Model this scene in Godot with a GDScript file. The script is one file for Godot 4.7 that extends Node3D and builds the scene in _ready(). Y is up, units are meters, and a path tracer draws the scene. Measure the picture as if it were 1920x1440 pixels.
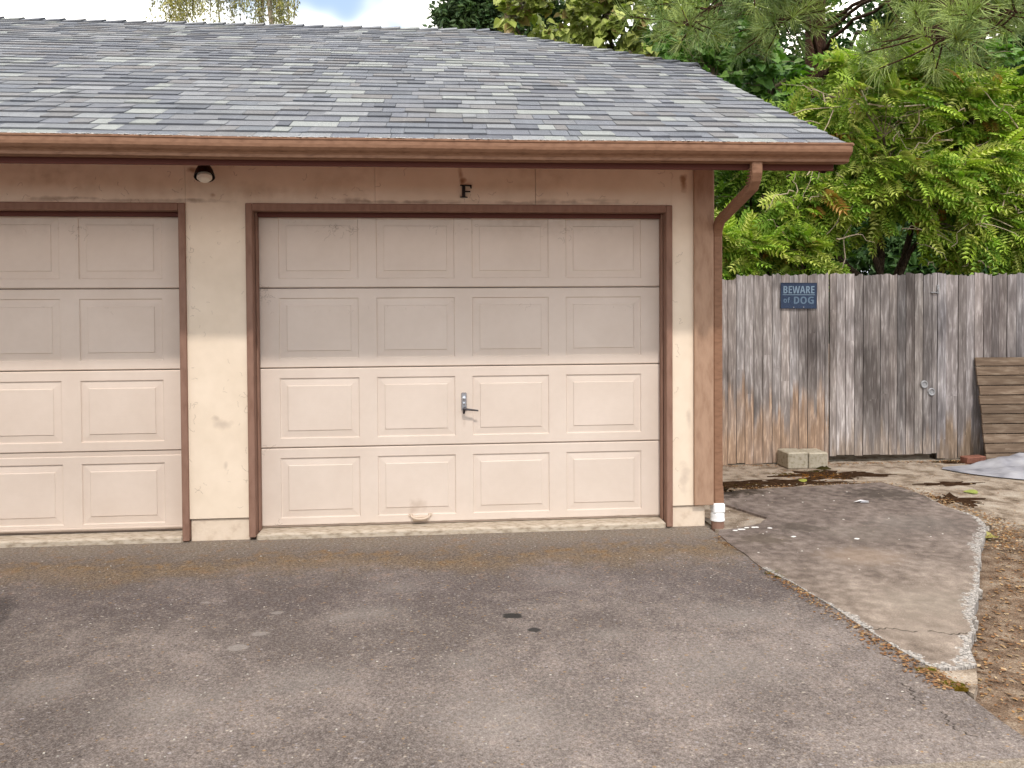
extends Node3D
# A garage corner with a panelled door, an asphalt drive, a weathered fence and trees behind it.
# y is up, metres; x runs along the garage front, the front wall stands at z = 0, the camera looks towards -z.

const GROUND := -0.09
const DRIVE := -0.04
const EAVE_Y := 2.377
const EAVE_Z := 0.839
const SLOPE := 0.4792
const RIDGE_Z := -3.823
const RIDGE_Y := 4.611
const FENCE_Z := -2.166

var rng := RandomNumberGenerator.new()
var names := {}
var M := {}


# ------------------------------------------------------------------ mesh builder
class MB:
	var v := PackedVector3Array()
	var n := PackedVector3Array()
	var t := PackedVector2Array()
	var c := PackedColorArray()

	func tri(a: Vector3, b: Vector3, d: Vector3, na: Vector3, nb: Vector3, nd: Vector3, col := Color.WHITE, ua := Vector2.ZERO, ub := Vector2.ZERO, ud := Vector2.ZERO) -> void:
		if (b - a).cross(d - a).dot(na + nb + nd) > 0.0:   # front faces run clockwise
			v.append_array([a, d, b]); n.append_array([na, nd, nb]); t.append_array([ua, ud, ub])
		else:
			v.append_array([a, b, d]); n.append_array([na, nb, nd]); t.append_array([ua, ub, ud])
		c.append_array([col, col, col])

	# flat quad a-b-d-e round its edge, facing the side of «out»
	func quad(a: Vector3, b: Vector3, d: Vector3, e: Vector3, out: Vector3, col := Color.WHITE, ua := Vector2.ZERO, ub := Vector2.ZERO, ud := Vector2.ZERO, ue := Vector2.ZERO) -> void:
		var q := (b - a).cross(d - a)
		if q.length_squared() < 1e-16:
			q = (d - a).cross(e - a)
		q = q.normalized()
		if q.dot(out) < 0.0:
			q = -q
		tri(a, b, d, q, q, q, col, ua, ub, ud)
		tri(a, d, e, q, q, q, col, ua, ud, ue)

	func colour_last(k: int, cols: Array) -> void:
		for i in k:
			c[c.size() - k + i] = cols[i]

	func box(lo: Vector3, hi: Vector3, col := Color.WHITE, xf := Transform3D.IDENTITY, bevel := 0.0) -> void:
		var p := func(x: float, y: float, z: float) -> Vector3: return xf * Vector3(x, y, z)
		if bevel <= 0.0:
			for ax in 3:
				for s in 2:
					var q: Array[Vector3] = []
					for k in [[0, 0], [1, 0], [1, 1], [0, 1]]:
						var w := Vector3()
						w[ax] = hi[ax] if s else lo[ax]
						w[(ax + 1) % 3] = hi[(ax + 1) % 3] if k[0] else lo[(ax + 1) % 3]
						w[(ax + 2) % 3] = hi[(ax + 2) % 3] if k[1] else lo[(ax + 2) % 3]
						q.append(xf * w)
					var o := Vector3()
					o[ax] = 1.0 if s else -1.0
					quad(q[0], q[1], q[2], q[3], xf.basis * o, col)
			return
		# bevelled: 6 faces, 12 edge strips, 8 corners
		var b := minf(bevel, (hi - lo)[(hi - lo).min_axis_index()] * 0.45)
		var mid := (lo + hi) / 2.0
		var half := (hi - lo) / 2.0
		var at := func(s: Vector3, ax: int) -> Vector3:   # corner s, on the face of axis ax
			var w := Vector3()
			for i in 3:
				w[i] = mid[i] + s[i] * (half[i] - (0.0 if i == ax else b))
			return xf * w
		for ax in 3:
			var a1 := (ax + 1) % 3
			var a2 := (ax + 2) % 3
			for s in [-1.0, 1.0]:
				var q := []
				for k in [[-1.0, -1.0], [1.0, -1.0], [1.0, 1.0], [-1.0, 1.0]]:
					var sg := Vector3(); sg[ax] = s; sg[a1] = k[0]; sg[a2] = k[1]
					q.append(at.call(sg, ax))
				var o := Vector3(); o[ax] = s
				quad(q[0], q[1], q[2], q[3], xf.basis * o, col)
			for s1 in [-1.0, 1.0]:
				for s2 in [-1.0, 1.0]:
					var e0 := Vector3(); e0[a1] = s1; e0[a2] = s2; e0[ax] = -1.0
					var e1 := e0; e1[ax] = 1.0
					var o := Vector3(); o[a1] = s1; o[a2] = s2
					quad(at.call(e0, a1), at.call(e1, a1), at.call(e1, a2), at.call(e0, a2), xf.basis * o, col)
		for sx in [-1.0, 1.0]:
			for sy in [-1.0, 1.0]:
				for sz in [-1.0, 1.0]:
					var sg := Vector3(sx, sy, sz)
					var nn := (xf.basis * sg).normalized()
					tri(at.call(sg, 0), at.call(sg, 1), at.call(sg, 2), nn, nn, nn, col)

	# a smooth tube through points, with a radius at each
	func tube(pts: Array, rad: Array, sides := 6, col := Color.WHITE, cap := true) -> void:
		var ring := []
		var up := Vector3.UP
		for i in pts.size():
			var d: Vector3 = (pts[mini(i + 1, pts.size() - 1)] - pts[maxi(i - 1, 0)])
			d = d.normalized() if d.length() > 1e-9 else Vector3.UP
			if absf(d.dot(up)) > 0.95:
				up = Vector3.RIGHT if absf(d.x) < 0.9 else Vector3.FORWARD
			var x := d.cross(up).normalized()
			up = x.cross(d).normalized()
			var r := []
			for k in sides:
				var a := TAU * k / sides
				r.append(x * cos(a) + up * sin(a))
			ring.append(r)
		for i in pts.size() - 1:
			for k in sides:
				var k2 := (k + 1) % sides
				var a: Vector3 = pts[i] + ring[i][k] * rad[i]
				var b: Vector3 = pts[i] + ring[i][k2] * rad[i]
				var d: Vector3 = pts[i + 1] + ring[i + 1][k2] * rad[i + 1]
				var e: Vector3 = pts[i + 1] + ring[i + 1][k] * rad[i + 1]
				tri(a, b, d, ring[i][k], ring[i][k2], ring[i + 1][k2], col)
				tri(a, d, e, ring[i][k], ring[i + 1][k2], ring[i + 1][k], col)
		if cap:
			for end in [0, pts.size() - 1]:
				var o: Vector3 = (pts[end] - pts[1 if end == 0 else end - 1]).normalized()
				for k in sides:
					tri(pts[end], pts[end] + ring[end][k] * rad[end], pts[end] + ring[end][(k + 1) % sides] * rad[end], o, o, o, col)

	# a solid of revolution round the axis of xf's y; profile of (radius, height)
	func lathe(prof: Array, sides: int, xf: Transform3D, col := Color.WHITE) -> void:
		for i in prof.size() - 1:
			var p: Vector2 = prof[i]
			var q: Vector2 = prof[i + 1]
			var nn := Vector2(q.y - p.y, p.x - q.x).normalized()
			for k in sides:
				var a := TAU * k / sides
				var b := TAU * (k + 1) / sides
				var f := func(s: Vector2, w: float) -> Vector3: return xf * Vector3(s.x * cos(w), s.y, s.x * sin(w))
				var g := func(w: float) -> Vector3: return (xf.basis * Vector3(nn.x * cos(w), nn.y, nn.x * sin(w))).normalized()
				tri(f.call(p, a), f.call(p, b), f.call(q, b), g.call(a), g.call(b), g.call(b), col)
				tri(f.call(p, a), f.call(q, b), f.call(q, a), g.call(a), g.call(b), g.call(a), col)

	# polygon (x, z) as a slab from y1 up to y0, top with uv in metres
	func slab(poly: PackedVector2Array, y0: float, y1: float, uv := Rect2(0, 0, 1, 1), col := Color.WHITE) -> void:
		var ix := Geometry2D.triangulate_polygon(poly)
		var f := func(p: Vector2) -> Vector2: return (p - uv.position) / uv.size
		for i in range(0, ix.size(), 3):
			var a := poly[ix[i]]; var b := poly[ix[i + 1]]; var d := poly[ix[i + 2]]
			tri(Vector3(a.x, y0, a.y), Vector3(b.x, y0, b.y), Vector3(d.x, y0, d.y), Vector3.UP, Vector3.UP, Vector3.UP, col, f.call(a), f.call(b), f.call(d))
		var turn := 1.0 if Geometry2D.is_polygon_clockwise(poly) else -1.0
		for i in poly.size():
			var a := poly[i]; var b := poly[(i + 1) % poly.size()]
			var o := Vector3(-(b.y - a.y), 0, b.x - a.x) * turn
			quad(Vector3(a.x, y0, a.y), Vector3(b.x, y0, b.y), Vector3(b.x, y1, b.y), Vector3(a.x, y1, a.y), o, col, f.call(a), f.call(b), f.call(b), f.call(a))

	func mesh() -> ArrayMesh:
		var arr := []
		arr.resize(Mesh.ARRAY_MAX)
		arr[Mesh.ARRAY_VERTEX] = v; arr[Mesh.ARRAY_NORMAL] = n; arr[Mesh.ARRAY_TEX_UV] = t; arr[Mesh.ARRAY_COLOR] = c
		var m := ArrayMesh.new()
		m.add_surface_from_arrays(Mesh.PRIMITIVE_TRIANGLES, arr)
		return m


# ------------------------------------------------------------------ nodes
func numbered(called: String) -> String:
	names[called] = names.get(called, -1) + 1
	return called if names[called] == 0 else "%s_%03d" % [called, names[called]]


func tag(o: Node, label: String, category: String, group := "", kind := "") -> Node:
	if label: o.set_meta("label", label)
	if category: o.set_meta("category", category)
	if group: o.set_meta("group", group)
	if kind: o.set_meta("kind", kind)
	return o


func thing(called: String, label: String, category: String, at := Vector3.ZERO, group := "") -> Node3D:
	var o := Node3D.new()
	o.name = numbered(called)
	add_child(o, true)
	o.position = at
	tag(o, label, category, group)
	return o


var part_names := {}
func put(called: String, mesh: Mesh, mat: Material, parent: Node = self) -> MeshInstance3D:
	var o := MeshInstance3D.new()
	if parent == self:
		o.name = numbered(called)
	else:
		var key := str(parent.get_instance_id()) + called
		part_names[key] = part_names.get(key, -1) + 1
		o.name = called if part_names[key] == 0 else "%s_%03d" % [called, part_names[key]]
	o.mesh = mesh
	o.material_override = mat
	parent.add_child(o, true)
	return o


func structure(called: String, mesh: Mesh, mat: Material) -> MeshInstance3D:
	var o := put(called, mesh, mat)
	o.set_meta("kind", "structure")
	return o


func scatter(called: String, mesh: Mesh, mat: Material, places: Array, cols: Array, parent: Node = self) -> MultiMeshInstance3D:
	var mm := MultiMesh.new()
	mm.transform_format = MultiMesh.TRANSFORM_3D
	mm.use_colors = cols.size() > 0
	mm.mesh = mesh
	mm.instance_count = places.size()
	for i in places.size():
		mm.set_instance_transform(i, places[i])
		if cols.size() > 0:
			mm.set_instance_color(i, cols[i])
	var o := MultiMeshInstance3D.new()
	o.multimesh = mm
	o.material_override = mat
	o.name = numbered(called) if parent == self else called
	parent.add_child(o, true)
	o.set_meta("kind", "stuff")
	return o


# ------------------------------------------------------------------ textures and materials
func lin(r: float, g: float, b: float) -> Color:
	return Color(r, g, b).linear_to_srgb()


func noise(seed_: int, freq: float, oct := 4, kind := FastNoiseLite.TYPE_SIMPLEX_SMOOTH, gain := 0.5) -> FastNoiseLite:
	var f := FastNoiseLite.new()
	f.seed = seed_; f.frequency = freq; f.noise_type = kind
	f.fractal_type = FastNoiseLite.FRACTAL_FBM if oct > 1 else FastNoiseLite.FRACTAL_NONE
	f.fractal_octaves = oct; f.fractal_gain = gain
	return f


func noise_tex(f: FastNoiseLite, size := 512, ramp: Gradient = null) -> NoiseTexture2D:
	var t := NoiseTexture2D.new()
	t.width = size; t.height = size; t.seamless = true; t.noise = f
	t.seamless_blend_skirt = 0.15
	if ramp: t.color_ramp = ramp
	return t


func ramp(stops: Array) -> Gradient:
	var g := Gradient.new()
	var off := PackedFloat32Array()
	var cs := PackedColorArray()
	for s in stops:
		off.append(s[0]); cs.append(s[1])
	g.offsets = off; g.colors = cs
	return g


func grey_bytes(f: FastNoiseLite, w: int, h: int) -> PackedByteArray:
	var im := f.get_image(w, h, false, false, true)
	im.convert(Image.FORMAT_L8)
	return im.get_data()


func mat(col: Color, rough := 0.85, spec := 0.4) -> StandardMaterial3D:
	var m := StandardMaterial3D.new()
	m.albedo_color = col; m.roughness = rough; m.metallic_specular = spec
	return m


func triplanar(m: StandardMaterial3D, scale: Vector3, world := true) -> StandardMaterial3D:
	m.uv1_triplanar = true; m.uv1_world_triplanar = world; m.uv1_scale = scale; m.uv1_triplanar_sharpness = 4.0
	return m


func bump(m: StandardMaterial3D, t: Texture2D, cm: float) -> StandardMaterial3D:
	m.heightmap_enabled = true; m.heightmap_texture = t; m.heightmap_scale = cm
	return m


# soft blot of a colour on an image of bytes (rgb), strength 0..1
func blot(d: PackedByteArray, w: int, h: int, cx: float, cy: float, rx: float, ry: float, col: Vector3, k: float, hard: float, ns: PackedByteArray) -> void:
	for y in range(maxi(0, int(cy - ry * 1.4)), mini(h, int(cy + ry * 1.4))):
		for x in range(maxi(0, int(cx - rx * 1.4)), mini(w, int(cx + rx * 1.4))):
			var dx := (x - cx) / rx
			var dy := (y - cy) / ry
			var q := sqrt(dx * dx + dy * dy) + (ns[y * w + x] / 255.0 - 0.5) * 0.9
			var a := clampf((1.0 - q) * hard, 0.0, 1.0) * k
			if a > 0.0:
				var i := (y * w + x) * 3
				d[i] = int(lerpf(d[i], col.x, a)); d[i + 1] = int(lerpf(d[i + 1], col.y, a)); d[i + 2] = int(lerpf(d[i + 2], col.z, a))


func squiggle(d: PackedByteArray, w: int, h: int, x: float, y: float, steps: int, col: Vector3, k: float, r := 1.0) -> void:
	var a := rng.randf() * TAU
	for s in steps:
		a += rng.randf_range(-0.7, 0.7)
		x += cos(a); y += sin(a)
		for oy in range(int(-r), int(r) + 1):
			for ox in range(int(-r), int(r) + 1):
				var px := int(x) + ox; var py := int(y) + oy
				if px < 0 or py < 0 or px >= w or py >= h: continue
				var i := (py * w + px) * 3
				var kk := k * rng.randf_range(0.3, 1.0)
				d[i] = int(lerpf(d[i], col.x, kk)); d[i + 1] = int(lerpf(d[i + 1], col.y, kk)); d[i + 2] = int(lerpf(d[i + 2], col.z, kk))


func image_tex(d: PackedByteArray, w: int, h: int) -> ImageTexture:
	return ImageTexture.create_from_image(Image.create_from_data(w, h, false, Image.FORMAT_RGB8, d))


const AS_RECT := Rect2(-3.8, -0.25, 6.2, 3.1)   # the stretch of drive that the main texture covers

func asphalt_texture() -> ImageTexture:
	var w := 2048
	var h := 1024
	var big := grey_bytes(noise(11, 0.0035, 4), w, h)
	var midn := grey_bytes(noise(12, 0.02, 4, FastNoiseLite.TYPE_SIMPLEX_SMOOTH, 0.6), w, h)
	var fine := grey_bytes(noise(13, 0.33, 2, FastNoiseLite.TYPE_SIMPLEX), w, h)
	var fin2 := grey_bytes(noise(16, 0.11, 3, FastNoiseLite.TYPE_SIMPLEX), w, h)
	var d := PackedByteArray()
	d.resize(w * h * 3)
	var i := 0
	var k := 0
	for y in h:
		var z := AS_RECT.position.y + AS_RECT.size.y * y / h
		for x in w:
			var b := big[k] / 255.0
			var m := midn[k] / 255.0
			var g := (fine[k] - 128) * 0.22 + (fin2[k] - 128) * 0.14
			var zz := z + (b - 0.5) * 0.34 + (m - 0.5) * 0.30
			var strip := clampf(1.0 - absf(zz - 1.08) / 0.34, 0.0, 1.0)
			# bare grey-violet asphalt, paler where it is worn
			var worn := clampf((b - 0.52) * 1.3 + (m - 0.5) * 1.2 + clampf((z - 1.3) * 0.22, 0.0, 0.3) + clampf((AS_RECT.position.x + AS_RECT.size.x * x / w) * 0.10, -0.12, 0.12), -0.4, 1.0)
			var r_ := 105.0 + worn * 24.0 + g - strip * 6.0
			var g_ := 96.0 + worn * 23.0 + g - strip * 6.0
			var b_ := 91.5 + worn * 22.0 + g - strip * 4.5
			# moss and washed-in soil in a band a step before the doors, dust along the wall
			var band := clampf(1.0 - absf(zz - 0.56) / (0.36 if zz < 0.56 else 0.26), 0.0, 1.0)
			band = band * band * (3.0 - 2.0 * band) * clampf(0.35 + m * 0.9, 0.0, 1.0)
			r_ = lerpf(r_, 116.0 + g * 1.3, band * 0.9); g_ = lerpf(g_, 97.0 + g * 1.3, band * 0.9); b_ = lerpf(b_, 74.0 + g * 1.1, band * 0.9)
			var dust := clampf((0.42 - zz) / 0.32, 0.0, 1.0)
			r_ = lerpf(r_, 130.0 + g, dust * 0.8); g_ = lerpf(g_, 119.0 + g, dust * 0.8); b_ = lerpf(b_, 106.0 + g, dust * 0.8)
			var rust := clampf((m - 0.60) * 2.2, 0.0, 1.0) * clampf(1.6 - absf(zz - 0.5) * 2.0, 0.12, 1.0)
			r_ += rust * 16.0; g_ -= rust * 1.0; b_ -= rust * 16.0
			d[i] = clampi(int(r_), 0, 255); d[i + 1] = clampi(int(g_), 0, 255); d[i + 2] = clampi(int(b_), 0, 255)
			i += 3; k += 1
	# stones of the aggregate, bare and bright, or dark
	for s in 42000:
		var px := rng.randi_range(1, w - 3); var py := rng.randi_range(1, h - 3)
		var tone := rng.randf()
		var c := Vector3(168, 158, 145) if tone < 0.45 else Vector3(140, 112, 78) if tone < 0.66 else Vector3(150, 148, 150) if tone < 0.8 else Vector3(62, 56, 54)
		var ka := rng.randf_range(0.15, 0.62) * (1.4 if rng.randf() < 0.12 else 1.0)
		for oy in rng.randi_range(1, 2):
			for ox in rng.randi_range(1, 3):
				var j := ((py + oy) * w + px + ox) * 3
				d[j] = int(lerpf(d[j], c.x, ka)); d[j + 1] = int(lerpf(d[j + 1], c.y, ka)); d[j + 2] = int(lerpf(d[j + 2], c.z, ka))
	for s in 8000:
		var px := rng.randi_range(3, w - 6); var py := rng.randi_range(3, h - 5)
		var tone := rng.randf()
		var c := Vector3(176, 166, 152) if tone < 0.38 else Vector3(152, 116, 72) if tone < 0.62 else Vector3(160, 156, 160) if tone < 0.82 else Vector3(58, 52, 50)
		var ka := rng.randf_range(0.25, 0.75)
		var rx := rng.randf_range(0.8, 2.6); var ry := rng.randf_range(0.7, 2.0)
		for oy in range(-2, 3):
			for ox in range(-2, 3):
				if ox * ox / (rx * rx) + oy * oy / (ry * ry) > 1.0: continue
				var j := ((py + oy) * w + px + ox) * 3
				d[j] = int(lerpf(d[j], c.x, ka)); d[j + 1] = int(lerpf(d[j + 1], c.y, ka)); d[j + 2] = int(lerpf(d[j + 2], c.z, ka))
	for s in 70:
		var px := rng.randi_range(2, w - 5); var py := rng.randi_range(2, h - 5)
		for oy in 2:
			for ox in 3:
				var j := ((py + oy) * w + px + ox) * 3
				d[j] = 205; d[j + 1] = 200; d[j + 2] = 190
	var to := func(x: float, z: float) -> Vector2: return Vector2((x - AS_RECT.position.x) / AS_RECT.size.x * w, (z - AS_RECT.position.y) / AS_RECT.size.y * h)
	for line in [[1.655, 2.3, 1.68, 2.75]]:
		var ca: Vector2 = to.call(line[0], line[1])
		var cb: Vector2 = to.call(line[2], line[3])
		for s in 700:
			var q := ca.lerp(cb, s / 700.0) + Vector2(sin(s * 0.021) * 6.0 + sin(s * 0.11) * 2.5 + rng.randf_range(-0.7, 0.7), 0)
			if sin(s * 0.017 + line[0] * 9.0) > 0.72: continue
			for ox in rng.randi_range(0, 2):
				var j := (int(q.y) * w + int(q.x) + ox) * 3
				if j > 0 and j < d.size() - 3:
					d[j] = int(d[j] * 0.72); d[j + 1] = int(d[j + 1] * 0.70); d[j + 2] = int(d[j + 2] * 0.68)
	# oil drips, old chewing gum, scuffed pale patches
	for s in [[0.198, 1.46, 0.052, 0.036, 42, 0.95, 5.0], [0.277, 1.637, 0.036, 0.026, 46, 0.9, 5.0], [0.30, 1.30, 0.03, 0.02, 70, 0.35, 2.0]]:
		var p: Vector2 = to.call(s[0], s[1])
		blot(d, w, h, p.x, p.y, s[2] * 330, s[3] * 330, Vector3(s[4], s[4] - 2, s[4] - 4), s[5], s[6], midn)
	for s in [[-0.99, 1.552, 0.045], [-0.96, 1.30, 0.035], [-1.35, 1.12, 0.03], [-0.45, 1.33, 0.22], [-0.62, 1.38, 0.13], [-1.05, 1.70, 0.05], [-0.40, 1.0, 0.2], [-2.2, 1.8, 0.3], [0.5, 1.0, 0.22], [-1.2, 2.2, 0.35], [1.0, 2.1, 0.4], [0.1, 2.4, 0.5], [-0.7, 2.05, 0.3], [-1.75, 2.0, 0.25], [1.3, 1.55, 0.25], [-0.05, 1.95, 0.2], [0.62, 1.72, 0.14]]:
		var p: Vector2 = to.call(s[0], s[1])
		var small: bool = s[2] < 0.06
		blot(d, w, h, p.x, p.y, s[2] * 330, s[2] * 230, Vector3(150, 144, 138), 0.55 if small else 0.30, 3.0 if small else 1.0, midn)
	return image_tex(d, w, h)


const SL_RECT := Rect2(1.5, -1.4, 2.4, 3.9)

func slab_texture() -> ImageTexture:
	var w := 768
	var h := 1248
	var big := grey_bytes(noise(21, 0.006, 4), w, h)
	var midn := grey_bytes(noise(22, 0.03, 4, FastNoiseLite.TYPE_SIMPLEX_SMOOTH, 0.6), w, h)
	var fine := grey_bytes(noise(23, 0.35, 2, FastNoiseLite.TYPE_SIMPLEX), w, h)
	var d := PackedByteArray()
	d.resize(w * h * 3)
	var i := 0
	for k in w * h:
		var z := SL_RECT.position.y + SL_RECT.size.y * (k / w) / h
		var b := big[k] / 255.0 - 0.5
		var m := midn[k] / 255.0 - 0.5
		var g := (fine[k] - 128) * 0.10
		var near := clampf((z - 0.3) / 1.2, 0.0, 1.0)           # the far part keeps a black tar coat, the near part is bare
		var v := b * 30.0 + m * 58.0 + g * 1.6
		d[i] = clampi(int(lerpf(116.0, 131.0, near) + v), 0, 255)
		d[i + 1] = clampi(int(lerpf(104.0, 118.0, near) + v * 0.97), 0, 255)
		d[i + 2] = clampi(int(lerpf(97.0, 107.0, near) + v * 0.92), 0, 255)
		i += 3
	var to := func(x: float, z: float) -> Vector2: return Vector2((x - SL_RECT.position.x) / SL_RECT.size.x * w, (z - SL_RECT.position.y) / SL_RECT.size.y * h)
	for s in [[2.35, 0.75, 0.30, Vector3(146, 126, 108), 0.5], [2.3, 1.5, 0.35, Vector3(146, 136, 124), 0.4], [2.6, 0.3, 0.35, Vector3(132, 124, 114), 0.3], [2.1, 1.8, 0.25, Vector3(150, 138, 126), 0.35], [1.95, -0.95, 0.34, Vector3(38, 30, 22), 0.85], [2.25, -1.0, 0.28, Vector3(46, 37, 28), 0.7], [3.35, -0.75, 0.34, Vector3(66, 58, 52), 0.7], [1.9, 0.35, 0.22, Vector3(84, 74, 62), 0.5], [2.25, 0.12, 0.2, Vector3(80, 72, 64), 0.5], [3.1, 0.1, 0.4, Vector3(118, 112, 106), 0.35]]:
		var p: Vector2 = to.call(s[0], s[1])
		blot(d, w, h, p.x, p.y, s[2] * 320, s[2] * 220, s[3], s[4], 1.6, midn)
	for s in 500:
		var px := rng.randi_range(1, w - 4); var py := rng.randi_range(1, h - 3)
		for ox in rng.randi_range(1, 3):
			var j := (py * w + px + ox) * 3
			d[j] = 168; d[j + 1] = 160; d[j + 2] = 148
	# pale bared aggregate where the edge has crumbled
	var edge := pv(SLAB_EDGE)
	var cn := noise(14, 3.0, 4, FastNoiseLite.TYPE_SIMPLEX_SMOOTH, 0.6)
	for e in range(1, 17):
		var a := edge[e]; var b := edge[e + 1]
		var inward := Vector2(b.y - a.y, -(b.x - a.x)).normalized()
		if inward.dot(Vector2(2.4, 0.4) - a) < 0.0: inward = -inward
		var steps := int(a.distance_to(b) / 0.0016)
		for st in steps:
			var q := a.lerp(b, float(st) / steps)
			var wide := (0.032 if e < 4 else 0.044 if e < 8 else 0.046) * clampf(0.85 + 2.0 * cn.get_noise_2d(q.x * 0.5, q.y * 0.5 + 3.0), 0.1, 1.9)
			if e > 13: wide *= 0.25
			var dd := -0.03
			while dd < wide:
				var pt := q + inward * dd
				var nn := cn.get_noise_2d(pt.x * 14.0, pt.y * 14.0)
				if dd < wide * (0.70 + 1.5 * cn.get_noise_2d(pt.x * 4.0, pt.y * 4.0) + 0.7 * nn):
					var px: Vector2 = to.call(pt.x, pt.y)
					if px.x > 0 and px.y > 0 and px.x < w - 1 and px.y < h - 1:
						var j := (int(px.y) * w + int(px.x)) * 3
						var tone := 158.0 + 70.0 * nn + rng.randf_range(-16, 12)
						if cn.get_noise_2d(pt.x * 22.0 + 40.0, pt.y * 22.0) > 0.24: tone = 92.0
						d[j] = clampi(int(tone), 0, 225); d[j + 1] = clampi(int(tone * 0.965), 0, 220); d[j + 2] = clampi(int(tone * 0.93), 0, 214)
				dd += 0.0022
	# a crack across the near tongue
	var p0: Vector2 = to.call(1.80, 1.78)
	var p1: Vector2 = to.call(2.30, 1.92)
	for s in 400:
		var q := p0.lerp(p1, s / 400.0) + Vector2(0, sin(s * 0.05) * 4.0 + sin(s * 0.21) * 1.6)
		if absf(sin(s * 0.013 + 0.6)) < 0.25: continue
		for oy in 2:
			var j := ((int(q.y) + oy) * w + int(q.x)) * 3
			d[j] = 52; d[j + 1] = 44; d[j + 2] = 38
	return image_tex(d, w, h)


func dirt_texture(seed_: int, base: Vector3, dark: Vector3, light: Vector3, flecks: int) -> ImageTexture:
	var w := 1024
	var im0 := noise(seed_, 0.012, 5, FastNoiseLite.TYPE_SIMPLEX_SMOOTH, 0.6).get_seamless_image(w, w)
	im0.convert(Image.FORMAT_L8)
	var a := im0.get_data()
	var im1 := noise(seed_ + 1, 0.25, 3, FastNoiseLite.TYPE_SIMPLEX).get_seamless_image(w, w)
	im1.convert(Image.FORMAT_L8)
	var f := im1.get_data()
	var d := PackedByteArray()
	d.resize(w * w * 3)
	var i := 0
	for k in w * w:
		var b := (a[k] / 255.0 - 0.5) * 2.0
		var c := base.lerp(light, clampf(b, 0.0, 1.0)) if b > 0.0 else base.lerp(dark, clampf(-b, 0.0, 1.0))
		var g := (f[k] - 128) * 0.2
		d[i] = clampi(int(c.x + g), 0, 255); d[i + 1] = clampi(int(c.y + g), 0, 255); d[i + 2] = clampi(int(c.z + g), 0, 255)
		i += 3
	for s in flecks:
		var px := rng.randi_range(1, w - 6); var py := rng.randi_range(1, w - 5)
		var c: Vector3 = [Vector3(140, 96, 60), Vector3(160, 130, 96), Vector3(70, 50, 36), Vector3(150, 84, 44), Vector3(172, 156, 132)][rng.randi() % 5]
		for oy in rng.randi_range(1, 3):
			for ox in rng.randi_range(1, 5):
				var j := ((py + oy) * w + px + ox) * 3
				d[j] = int(lerpf(d[j], c.x, 0.7)); d[j + 1] = int(lerpf(d[j + 1], c.y, 0.7)); d[j + 2] = int(lerpf(d[j + 2], c.z, 0.7))
	return image_tex(d, w, w)


const WALL_RECT := Rect2(-2.9, -0.1, 4.65, 2.9)   # x and height that the wall's paint texture covers

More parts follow.
